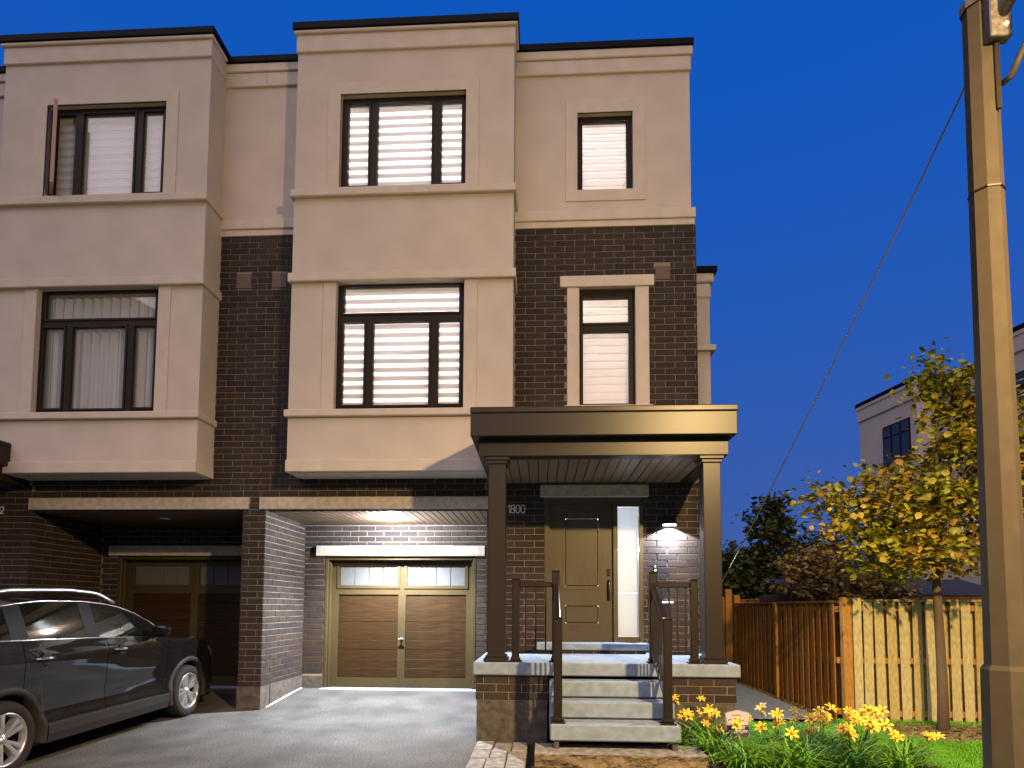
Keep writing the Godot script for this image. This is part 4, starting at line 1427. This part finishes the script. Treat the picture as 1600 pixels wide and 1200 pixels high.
func car() -> void:
	var paint: Material = mats.car_paint
	var t := thing("parked_car", "dark glossy SUV parked nose-in at the left garage", "car", Vector3(-8.02, -0.165 - 0.022 * 2.0, 2.0))
	t.rotation.x = 0.022
	# dark cabin and underbody
	var mb := MB.new()
	mb.box(Vector3(-0.80, 0.28, -2.2), Vector3(0.80, 0.98, 2.2), 0.1)
	mb.box(Vector3(-0.62, 0.9, 0.35), Vector3(0.62, 1.28, 0.5), 0.04)
	mb.box(Vector3(-0.62, 0.9, 1.25), Vector3(0.62, 1.26, 1.4), 0.04)
	put("cabin", mb.mesh(), mats.car_inside, t)
	for s in [1.0, -1.0]:
		for d in [["fender", -2.52, -0.968], ["front_door", -0.96, 0.166], ["rear_door", 0.174, 1.296], ["quarter_panel", 1.304, 2.35]]:
			var part := put(d[0], side_patch(d[1], d[2], s), paint, t)
			if d[0].ends_with("door"):
				var hz: float = d[1] + (0.80 if d[0] == "front_door" else 0.78)
				var y := 1.045
				var hb := MB.new(true)
				var x: float = s * skin(hz, y)
				hb.tube([Vector3(x, y, hz), Vector3(x + s * 0.034, y + 0.003, hz + 0.03), Vector3(x + s * 0.038, y + 0.006, hz + 0.11), Vector3(x + s * 0.034, y + 0.006, hz + 0.20), Vector3(x, y, hz + 0.24)], [0.010, 0.014, 0.017, 0.014, 0.009], 10)
				put("handle", hb.mesh(), mats.chrome, part)
				var cup := MB.new(true)
				cup.lathe([[0.0, 0.006], [0.05, 0.0055], [0.062, 0.0]], Vector3(x, y - 0.004, hz + 0.10), Vector3(s, 0, 0), 14)
				put("handle_cup", cup.mesh(), mats.car_inside, part)
		for d in [[-0.93, 0.27, "window"], [0.45, 1.22, "window"], [1.42, 2.02, "window"]]:
			put(d[2], glass_patch(d[0], d[1], s), mats.car_glass, t)
		for d in [[-1.0, -0.93], [0.27, 0.45], [1.22, 1.42], [2.02, 2.2]]:
			put("pillar", glass_patch(d[0], d[1], s, 0.003), mats.car_gloss, t)
		var low := []
		var up := []
		for i in 41:
			var z := lerpf(-0.98, 2.05, i / 40.0)
			low.append(Vector3(s * (half(z) - 0.038), tab(BELT, z) + 0.002, z))
			up.append(Vector3(s * (rim_x(z) + 0.008), tab(GTOP, z) + 0.004, z))
		put("belt_trim", strip(low, 0.0085), mats.chrome, t)
		put("window_trim", strip(up, 0.0085), mats.chrome, t)
		var rail := []
		for i in 25:
			var f := i / 24.0
			var z := lerpf(-0.22, 1.85, f)
			var lift := 0.075 * minf(1.0, minf(f, 1.0 - f) * 7.0)
			rail.append(Vector3(s * (rim_x(z) - 0.075), maxf(tab(CROWN, z) - 0.03, tab(GTOP, z)) + 0.005 + lift, z))
		put("roof_rail", strip(rail, 0.021), mats.satin, t)
		# sill and arch cladding
		mb = MB.new()
		for i in 24:
			var za := lerpf(-1.0, 1.0, i / 24.0)
			var zb := lerpf(-1.0, 1.0, (i + 1) / 24.0)
			var pr := [[0.215, -0.06], [0.215, 0.0], [0.30, 0.018], [0.385, 0.016], [0.40, -0.005]]
			for k in 4:
				var xa: float = s * (0.935 + pr[k][1])
				var xb: float = s * (0.935 + pr[k + 1][1])
				mb.q(Vector3(xa, pr[k][0], za), Vector3(xa, pr[k][0], zb), Vector3(xb, pr[k + 1][0], zb), Vector3(xb, pr[k + 1][0], za), Vector3(s, 0.2 if k == 3 else -0.2, 0))
		put("sill", mb.mesh(), mats.cladding, t)
		for wz in [-1.48, 1.48]:
			mb = MB.new(true)
			for i in 32:
				var a0 := lerpf(-0.28, PI + 0.28, i / 32.0)
				var a1 := lerpf(-0.28, PI + 0.28, (i + 1) / 32.0)
				var ring := [[0.40, -0.10], [0.405, 0.012], [0.425, 0.02], [0.465, 0.016], [0.475, -0.004]]
				for k in 4:
					var P := func(a: float, r: Array) -> Vector3:
						var z: float = wz + r[0] * cos(a)
						var y: float = 0.35 + r[0] * sin(a)
						return Vector3(s * (skin(z, clampf(y, 0.36, 1.0)) + r[1]), y, z)
					var c := (a0 + a1) / 2.0
					var out := Vector3(s, 0, 0) if k > 0 else Vector3(0, -sin(c), -cos(c))
					mb.q(P.call(a0, ring[k]), P.call(a1, ring[k]), P.call(a1, ring[k + 1]), P.call(a0, ring[k + 1]), out)
			put("arch_trim", mb.mesh(), mats.cladding, t)
			wheel(t, Vector3(s * 0.83, 0.35, wz), s)
		# mirror
		mb = MB.new(true)
		var mc := Vector3(s * 1.03, 1.215, -0.66)
		for i in 10:
			for k in 14:
				var P2 := func(ii: int, kk: int) -> Vector3:
					var a := -PI / 2.0 + PI * ii / 10.0
					var b := TAU * kk / 14.0
					var e := Vector3(cos(a) * cos(b), sin(a), cos(a) * sin(b))
					return mc + Vector3(signf(e.x) * pow(absf(e.x), 0.7) * 0.115, signf(e.y) * pow(absf(e.y), 0.75) * 0.078, signf(e.z) * pow(absf(e.z), 0.8) * (0.10 if e.z < 0.0 else 0.05))
				var q0: Vector3 = P2.call(i, k)
				var q2: Vector3 = P2.call(i + 1, k + 1)
				mb.q(q0, P2.call(i, k + 1), q2, P2.call(i + 1, k), (q0 + q2) / 2.0 - mc)
		var mirror := put("mirror", mb.mesh(), paint, t)
		put("mirror_arm", strip([Vector3(s * 0.89, 1.15, -0.70), Vector3(s * 0.95, 1.16, -0.68)], 0.025), mats.car_inside, mirror)
		# headlight and tail light
		mb = MB.new(true)
		for i in 10:
			var za := lerpf(-2.44, -1.98, i / 10.0)
			var zb := lerpf(-2.44, -1.98, (i + 1) / 10.0)
			var H := func(z: float, k: float) -> Vector3:
				var top := tab(BELT, z) - 0.035
				return Vector3(s * (skin(z, 0.8) + 0.008), top - 0.13 * k * clampf((-1.95 - z) * 4.0, 0.05, 1.0), z)
			mb.q(H.call(za, 0.0), H.call(zb, 0.0), H.call(zb, 1.0), H.call(za, 1.0), Vector3(s, 0, 0))
		put("headlight", mb.mesh(), mats.headlight, t)
	put("windshield", top_patch(-1.03, -0.26), mats.car_glass, t)
	put("roof", top_patch(-0.26, 1.80), paint, t)
	put("rear_window", top_patch(1.80, 2.2), mats.car_glass, t)
	# bonnet, nose, tail
	mb = MB.new(true)
	var g := []
	for i in 25:
		var z := lerpf(-2.52, -0.97, i / 24.0)
		var row := []
		for j in 17:
			var f := j / 8.0 - 1.0
			var y := tab(BELT, z)
			row.append(Vector3(f * skin(z, y), y + 0.055 * (1.0 - pow(absf(f), 2.6)) * clampf((z + 2.55) * 3.0, 0.1, 1.0), z))
		g.append(row)
	for i in 24:
		for j in 16:
			mb.q(g[i][j], g[i + 1][j], g[i + 1][j + 1], g[i][j + 1], Vector3.UP)
	put("bonnet", mb.mesh(), paint, t)
	for e in [[-2.52, -1.0, "front_bumper"], [2.35, 1.0, "tailgate"]]:
		mb = MB.new(true)
		var h := []
		for i in 15:
			var y := lerpf(0.27, tab(BELT, e[0]), i / 14.0)
			var row := []
			for j in 17:
				var f := j / 8.0 - 1.0
				row.append(Vector3(f * skin(e[0], y), y, e[0] + e[1] * (0.12 * (1.0 - f * f) * (1.0 - pow(absf(i / 14.0 - 0.45), 2.0)))))
			h.append(row)
		for i in 14:
			for j in 16:
				mb.q(h[i][j], h[i + 1][j], h[i + 1][j + 1], h[i][j + 1], Vector3(0, 0, e[1]))
		put(e[2], mb.mesh(), paint, t)
	mb = MB.new()
	mb.box(Vector3(-0.85, 0.18, -2.3), Vector3(0.85, 0.30, 2.2), 0.05)
	put("underbody", mb.mesh(), mats.car_inside, t)

func wheel(t: Node3D, c: Vector3, s: float) -> void:
	var w := Node3D.new()
	w.name = "wheel"
	t.add_child(w, true)
	w.position = c
	w.rotation.y = 0.0 if s > 0.0 else PI
	var ax := Vector3(1, 0, 0)
	if not cache.has("tyre"):
		var mb := MB.new(true)
		mb.lathe([[0.236, -0.115], [0.262, -0.118], [0.32, -0.112], [0.342, -0.09], [0.35, -0.05], [0.351, 0.0], [0.35, 0.05], [0.342, 0.088], [0.328, 0.106], [0.30, 0.117], [0.262, 0.118], [0.245, 0.108], [0.236, 0.10]], Vector3.ZERO, ax, 48)
		cache.tyre = mb.mesh()
		mb = MB.new(true)
		mb.lathe([[0.0, -0.02], [0.19, -0.02], [0.215, -0.1], [0.238, -0.1]], Vector3.ZERO, ax, 40)
		cache.barrel = mb.mesh()
		mb = MB.new(true)
		mb.lathe([[0.216, 0.04], [0.222, 0.098], [0.232, 0.108], [0.243, 0.106], [0.242, 0.09]], Vector3.ZERO, ax, 48)
		cache.lip = mb.mesh()
		mb = MB.new()
		var poly := PackedVector2Array([Vector2(-0.019, 0.05), Vector2(0.019, 0.05), Vector2(0.026, 0.15), Vector2(0.031, 0.224), Vector2(-0.031, 0.224), Vector2(-0.026, 0.15)])
		for i in 2:
			var x0 := 0.055 if i == 0 else 0.0
			var n := poly.size()
			for k in n:
				var a := poly[k]
				var b := poly[(k + 1) % n]
				var fa := 0.072 + 0.024 * (a.y / 0.224)
				var fb := 0.072 + 0.024 * (b.y / 0.224)
				if i == 0:
					mb.t(Vector3(fa, a.y, a.x * 0.8), Vector3(fb, b.y, b.x * 0.8), Vector3(0.09, 0.13, 0), Vector3(1, 0, 0))
				else:
					mb.q(Vector3(fa, a.y, a.x * 0.8), Vector3(fb, b.y, b.x * 0.8), Vector3(0.03, b.y, b.x * 1.1), Vector3(0.03, a.y, a.x * 1.1), Vector3(0, (a.y + b.y) / 2.0 - 0.13, (a.x + b.x) / 2.0 * 3.0))
		cache.spoke = mb.mesh()
		mb = MB.new(true)
		mb.lathe([[0.062, 0.03], [0.06, 0.066], [0.045, 0.078], [0.03, 0.08], [0.028, 0.088], [0.0, 0.092]], Vector3.ZERO, ax, 20)
		cache.hub = mb.mesh()
	put("tyre", cache.tyre, mats.rubber, w)
	put("barrel", cache.barrel, mats.car_inside, w)
	put("rim", cache.lip, mats.alloy, w)
	put("hub", cache.hub, mats.alloy, w)
	for k in 5:
		for d in [-0.19, 0.19]:
			put("spoke", cache.spoke, mats.alloy, w, Transform3D(Basis(ax, TAU * k / 5.0 + 0.3 + d), Vector3.ZERO))

# ---------------------------------------------------------------- yard sign
func yard_sign() -> void:
	var t := thing("yard_sign", "small white and purple security sign among the daylilies", "sign", Vector3(-0.255, -0.19, 2.42), 0.05)
	var shape := func(w: float, lo: float, hi: float, top: float) -> PackedVector2Array:
		var p := PackedVector2Array([Vector2(-w * 0.86, lo), Vector2(w * 0.86, lo), Vector2(w, hi)])
		for i in 7:
			var f := 1.0 - 2.0 * (i + 1) / 8.0
			p.append(Vector2(w * f, hi + (top - hi) * (1.0 - absf(f) * 0.85)))
		p.append(Vector2(-w, hi))
		return p
	var mb := MB.new()
	mb.prism(shape.call(0.128, 0.215, 0.465, 0.50), -0.004, 0.0)
	put("border", mb.mesh(), mats.sign_grey, t)
	mb = MB.new()
	mb.prism(shape.call(0.121, 0.345, 0.461, 0.493), 0.0, 0.003)
	put("panel", mb.mesh(), mats.sign_face, t)
	mb = MB.new()
	mb.prism(PackedVector2Array([Vector2(-0.106, 0.223), Vector2(0.106, 0.223), Vector2(0.113, 0.345), Vector2(-0.113, 0.345)]), 0.0, 0.003)
	put("purple_panel", mb.mesh(), mats.purple, t)
	lettering(t, "lettering", "TELUS", mats.sign_ink, Vector3(-0.045, 0.398, 0.002), 0.027, "Droid Sans", 700)
	lettering(t, "lettering", "Protected by", mats.sign_ink, Vector3(-0.06, 0.445, 0.002), 0.012)
	lettering(t, "lettering", "SMART", mats.white, Vector3(-0.062, 0.318, 0.002), 0.03, "Droid Sans", 700)
	lettering(t, "lettering", "SECURITY", mats.white, Vector3(-0.093, 0.28, 0.002), 0.03, "Droid Sans", 700)
	mb = MB.new(true)
	mb.tube([Vector3(-0.10, 0.385, 0.006), Vector3(-0.085, 0.40, 0.006), Vector3(-0.068, 0.405, 0.006), Vector3(-0.06, 0.412, 0.006)], [0.002, 0.004, 0.004, 0.001], 6)
	put("swoosh", mb.mesh(), mats.purple, t)
	mb = MB.new()
	mb.box(Vector3(-0.014, 0.0, -0.012), Vector3(0.014, 0.42, -0.004), 0.003)
	put("stake", mb.mesh(), mats.sign_grey, t)

# ---------------------------------------------------------------- things behind
func beyond() -> void:
	# side bay of the end unit
	mirrored = false
	var u := get_node("townhouse")
	bx(u, "side_bay", mats.stucco, -0.1, 0.575, 2.9, 7.0, -4.5, -1.5, 0.0)
	bx(u, "side_bay_cornice", mats.trim, -0.1, 0.60, 6.58, 6.85, -4.53, -1.47, 0.03)
	bx(u, "side_bay_cornice", mats.trim, -0.1, 0.645, 6.85, 7.01, -4.56, -1.44, 0.02)
	bx(u, "side_bay_flashing", mats.flashing, -0.1, 0.69, 7.01, 7.11, -4.6, -1.40, 0.008)
	bx(u, "side_bay_sill", mats.trim, -0.1, 0.655, 5.66, 5.76, -4.56, -1.42, 0.01)
	# neighbouring block, its face turned towards the yard
	var b := thing("townhouse_block", "distant stucco townhouse block behind the maple tree", "house", Vector3(10.47, -0.5, -16.6), atan2(0.49, 3.07))
	var box := func(called, m, lo: Vector3, hi: Vector3) -> void:
		var mb := MB.new()
		mb.box(lo, hi, 0.01)
		put(called, mb.mesh(), m, b)
	box.call("wall", mats.stucco, Vector3(0.55, 0, -0.4), Vector3(7, 9.7, 14))
	box.call("bay", mats.stucco, Vector3(0.0, 1.8, 0.0), Vector3(0.56, 9.85, 3.1))
	box.call("bay", mats.stucco, Vector3(0.0, 1.8, 6.2), Vector3(0.56, 9.85, 9.4))
	for z in [[0.0, 3.1], [6.2, 9.4]]:
		box.call("cornice", mats.stucco, Vector3(-0.06, 9.35, z[0] - 0.06), Vector3(0.6, 9.82, z[1] + 0.06))
		box.call("roof_flashing", mats.flashing, Vector3(-0.1, 9.95, z[0] - 0.1), Vector3(0.9, 10.1, z[1] + 0.1))
		box.call("cornice", mats.stucco, Vector3(-0.09, 9.82, z[0] - 0.09), Vector3(0.8, 9.955, z[1] + 0.09))
		box.call("window_sill", mats.stucco, Vector3(-0.05, 6.9, z[0] - 0.03), Vector3(0.56, 7.02, z[1] + 0.03))
	box.call("roof_flashing", mats.flashing, Vector3(0.47, 9.72, -0.5), Vector3(7.1, 9.86, 14.1))
	for w in [[1.35, 2.75, 7.2, 8.75, 0], [1.35, 2.75, 4.3, 5.9, 1], [6.9, 8.6, 7.2, 8.75, 0], [6.9, 8.6, 4.3, 5.9, 0]]:
		var o := Node3D.new()
		o.name = "window"
		b.add_child(o, true)
		var mb := MB.new()
		mb.box(Vector3(-0.03, w[2], w[0]), Vector3(0.02, w[3], w[1]), 0.0)
		put("frame", mb.mesh(), mats.frame, o)
		for k in 3:
			mb = MB.new()
			var z0: float = lerpf(w[0], w[1], k / 3.0) + 0.06
			mb.box(Vector3(-0.04, w[2] + 0.06, z0), Vector3(-0.025, w[3] - 0.5, z0 + (w[1] - w[0]) / 3.0 - 0.12), 0.0)
			mb.box(Vector3(-0.04, w[3] - 0.42, z0), Vector3(-0.025, w[3] - 0.06, z0 + (w[1] - w[0]) / 3.0 - 0.12), 0.0)
			put("pane", mb.mesh(), mats.far_lit_window if w[4] else mats.far_pane, o)
	for w in [[4.2, 5.2, 4.4, 5.9, 1], [10.4, 11.3, 4.4, 5.9, 0]]:
		var mb := MB.new()
		mb.box(Vector3(0.52, w[2], w[0]), Vector3(0.57, w[3], w[1]), 0.0)
		put("window", mb.mesh(), mats.far_lit_window if w[4] else mats.far_pane, b)
	# garden shed behind the fence
	var s := thing("garden_shed", "low dark garden shed roof behind the yellow fence", "shed", Vector3(3.3, -0.3, -5.2))
	var sb := func(called, m, lo: Vector3, hi: Vector3, tilt := 0.0) -> void:
		var mb := MB.new()
		mb.box(lo, hi, 0.01)
		put(called, mb.mesh(), m, s, Transform3D(Basis(Vector3.RIGHT, tilt), Vector3.ZERO))
	sb.call("wall", mats.brown_fence3, Vector3(0.05, 0, -2.4), Vector3(4.0, 1.98, 0.0))
	sb.call("roof", mats.shed_roof, Vector3(-0.15, 2.02, -1.5), Vector3(4.2, 2.08, 0.28), 0.22)
	sb.call("fascia", mats.brown_fence3, Vector3(-0.15, 1.90, 0.25), Vector3(4.2, 2.02, 0.28), 0.22)
	sb.call("downpipe", mats.galvanised, Vector3(-0.06, 0.0, 0.0), Vector3(0.0, 2.0, 0.06))

# ---------------------------------------------------------------- ground
func yard(x: float, z: float) -> float:
	return -0.245 + 0.02 * sin(x * 1.7) * sin(z * 1.3) - 0.006 * z

func drive_y(z: float) -> float:
	if z < -1.4: return -0.04
	if z < 0.0: return lerpf(-0.04, -0.165, (z + 1.4) / 1.4)
	return -0.165 - 0.022 * z

func sheet(x0: float, x1: float, z0: float, z1: float, step: float, f: Callable) -> ArrayMesh:
	var mb := MB.new(true)
	var nx := maxi(1, int(ceil((x1 - x0) / step)))
	var nz := maxi(1, int(ceil((z1 - z0) / step)))
	for i in nx:
		for j in nz:
			var p := []
			for k in [[i, j], [i + 1, j], [i + 1, j + 1], [i, j + 1]]:
				var x := lerpf(x0, x1, float(k[0]) / nx)
				var z := lerpf(z0, z1, float(k[1]) / nz)
				p.append(Vector3(x, f.call(x, z), z))
			mb.q(p[0], p[1], p[2], p[3], Vector3.UP)
	return mb.mesh()

func grounds() -> void:
	structure("ground", sheet(-150, 150, -150, 150, 50.0, func(_x, _z): return -0.5), mats.turf)
	var wav := FastNoiseLite.new()
	wav.seed = 21
	wav.frequency = 0.5
	structure("driveway", sheet(-12.9, -2.98, -1.73, 9.6, 0.3, func(x, z): return drive_y(z) + 0.006 * wav.get_noise_2d(x, z)), mats.asphalt, "dark asphalt driveway in front of the garages")
	structure("lawn", sheet(-0.05, 14.0, -20.0, 5.6, 0.4, func(x, z): return yard(x, z)), mats.turf, "green lawn beside the end house")
	structure("front_lawn", sheet(-2.97, 14.0, 3.3, 6.2, 0.4, func(x, z): return -0.26 - 0.006 * z), mats.turf, "lawn strip by the pavement")
	structure("path", sheet(0.02, 1.74, -6.0, -0.12, 0.4, func(x, z): return yard(x, z) + 0.045), mats.concrete, "pale concrete path along the side of the house")
	structure("flower_bed", sheet(-2.34, 1.62, 1.7, 3.32, 0.1, func(x, z): return -0.20 + 0.03 * wav.get_noise_2d(x * 6.0, z * 6.0)), mats.soil, "dark soil of the flower bed")
	structure("pavement", sheet(-20, 20, 6.2, 7.7, 2.0, func(_x, _z): return -0.31), mats.concrete)
	structure("road", sheet(-40, 40, 9.6, 18.0, 4.0, func(_x, _z): return -0.42), mats.road)
	# slabs between driveway and steps
	var base := structure("paver_strip", sheet(-2.99, -2.33, 1.7, 4.2, 0.3, func(_x, _z): return -0.235), mats.dark_gap, "strip of pale paving slabs beside the stone step")
	var row := 0
	var z := 1.82
	while z < 4.1:
		var l: float = [0.42, 0.34, 0.46][row % 3]
		var x := -2.975
		for k in 3:
			var w: float = [0.205, 0.20, 0.175][(row + k) % 3]
			var mb := MB.new()
			mb.box(Vector3(x + 0.006, -0.26, z + 0.005), Vector3(x + w - 0.006, -0.205 + 0.035 - 0.008 * ((row + k * 2) % 3), z + l - 0.005), 0.008)
			put("paver", mb.mesh(), mats.flagstone, base)
			x += w
		z += l
		row += 1

const STREET := Color(1.0, 0.83, 0.55)
const STREET_E := 62.0
const BEAM_E := 120.0

func _ready() -> void:
	rng.seed = 1800
	# camera: a level-corrected wide shot, so the lens is shifted up
	var f := 984.2577
	var cam := Camera3D.new()
	cam.name = "camera"
	var pitch := 0.0645
	var yaw := 0.0531
	var roll := 0.0056
	var rt := Vector3(cos(yaw), 0, -sin(yaw))
	var fw := Vector3(-sin(yaw) * cos(pitch), sin(pitch), -cos(yaw) * cos(pitch))
	var up := rt.cross(fw)
	var near := 0.05
	cam.set_frustum(2.0 * 600.0 / f * near, Vector2((800.0 - 795.9487) / f * near, (886.7211 - 600.0) / f * near), near, 500.0)
	add_child(cam)
	cam.transform = Transform3D(Basis(rt * cos(roll) + up * sin(roll), up * cos(roll) - rt * sin(roll), -fw), Vector3(-2.2355, 1.3274, 9.026))
	cam.current = true
	# blue-hour sky
	var sky := ProceduralSkyMaterial.new()
	sky.sky_top_color = Color(0.02, 0.335, 0.74)
	sky.sky_horizon_color = Color(0.28, 0.38, 0.62)
	sky.sky_curve = 0.24
	sky.ground_bottom_color = Color(0.08, 0.08, 0.10)
	sky.ground_horizon_color = Color(0.2, 0.28, 0.5)
	sky.sun_angle_max = 1.0
	var env := Environment.new()
	env.background_mode = Environment.BG_SKY
	env.sky = Sky.new()
	env.sky.sky_material = sky
	env.background_energy_multiplier = 1.0
	env.tonemap_mode = Environment.TONE_MAPPER_LINEAR
	env.tonemap_exposure = 1.0
	env.sdfgi_enabled = true
	env.ssao_enabled = true
	env.ssil_enabled = true
	var we := WorldEnvironment.new()
	we.name = "world"
	we.environment = env
	add_child(we)
	# what is left of the day: a weak, very broad glow from the western sky behind the camera
	var sun := DirectionalLight3D.new()
	sun.name = "afterglow"
	sun.light_energy = 0.36
	sun.light_color = Color(1.0, 0.93, 0.97)
	sun.light_angular_distance = 50.0
	sun.rotation_degrees = Vector3(-46, -22, 0)
	sun.shadow_enabled = true
	add_child(sun)
	make_materials()
	M("blind_dense", Color(0.50, 0.50, 0.52), {"rough": 0.9, "back": 0.52})
	M("blind_sheer", Color(0.58, 0.575, 0.59), {"rough": 0.9, "back": 0.95})
	M("blind_mid", Color(0.60, 0.56, 0.56), {"rough": 0.9, "back": 0.55})
	M("blind_soft", Color(0.62, 0.59, 0.595), {"rough": 0.9, "back": 0.72})
	M("curtain", Color(0.36, 0.365, 0.38), {"rough": 0.95, "back": 0.2})
	M("sash_edge", Color(0.40, 0.26, 0.2), {"rough": 0.6})
	M("sidelight", Color(0.44, 0.50, 0.58), {"rough": 0.5, "back": 0.8})
	M("lamp_globe", Color(0.9, 0.9, 0.88), {"rough": 0.5, "glow": Color(1.0, 0.93, 0.86), "power": 6.0})
	M("led_lens", Color(0.9, 0.9, 0.9), {"rough": 0.5, "glow": Color(0.95, 0.95, 1.0), "power": 5.0})
	M("pot_lens", Color(0.9, 0.9, 0.9), {"rough": 0.5, "glow": Color(0.96, 0.97, 1.0), "power": 12.0})
	M("street_lens", Color(0.9, 0.88, 0.8), {"rough": 0.4, "glow": STREET, "power": 20.0})
	M("cable", Color(0.16, 0.14, 0.10), {"rough": 0.6})
	M("car_paint", Color(0.006, 0.0052, 0.006), {"rough": 0.5, "coat": 0.75, "cr": 0.03, "spec": 0.1})
	M("car_gloss", Color(0.004, 0.004, 0.005), {"rough": 0.45, "spec": 0.15})
	M("car_inside", Color(0.008, 0.008, 0.008), {"rough": 0.8})
	M("car_glass", Color(0.006, 0.008, 0.007), {"rough": 0.03, "alpha": 0.72})
	M("cladding", Color(0.02, 0.018, 0.018), {"rough": 0.6, "spec": 0.3})
	M("chrome", Color(0.7, 0.7, 0.72), {"rough": 0.12, "metal": 1.0})
	M("satin", Color(0.55, 0.55, 0.57), {"rough": 0.35, "metal": 0.9})
	M("alloy", Color(0.5, 0.5, 0.52), {"rough": 0.3, "metal": 0.8})
	M("rubber", Color(0.018, 0.016, 0.015), {"rough": 0.85, "spec": 0.3})
	M("headlight", Color(0.1, 0.1, 0.11), {"rough": 0.08, "coat": 1.0})
	M("purple", Color(0.07, 0.012, 0.11), {"rough": 0.4})
	M("sign_face", Color(0.42, 0.41, 0.44), {"rough": 0.5})
	M("sign_grey", Color(0.2, 0.2, 0.21), {"rough": 0.5})
	M("sign_ink", Color(0.03, 0.025, 0.04), {"rough": 0.5})
	M("stem", Color(0.09, 0.14, 0.03), {"rough": 0.7})
	M("bud", Color(0.42, 0.26, 0.06), {"rough": 0.6})
	M("far_pane", Color(0.03, 0.04, 0.05), {"rough": 0.1})
	M("far_lit_window", Color(0.6, 0.62, 0.7), {"rough": 0.6, "glow": Color(0.75, 0.8, 1.0), "power": 0.55})
	M("shed_roof", Color(0.04, 0.04, 0.045), {"rough": 0.7})
	brick_mesh = make_brick_mesh()
	grounds()
	# the two units
	mirrored = false
	var a := thing("townhouse", "end townhouse with lit windows, brown porch and bright garage", "house", Vector3.ZERO, 0.0, "stucco and brick townhouses")
	townhouse(a, true)
	lay_bricks(a, 300)
	mirrored = true
	var b := thing("townhouse", "adjoining townhouse with dark windows behind the parked car", "house", Vector3.ZERO, 0.0, "stucco and brick townhouses")
	townhouse(b, false)
	lay_bricks(b, 300)
	mirrored = false
	beyond()
	porch_things()
	street_lamp()
	fences()
	car()
	trees()
	daylilies()
	yard_sign()
	lawn_grass()
	litter()
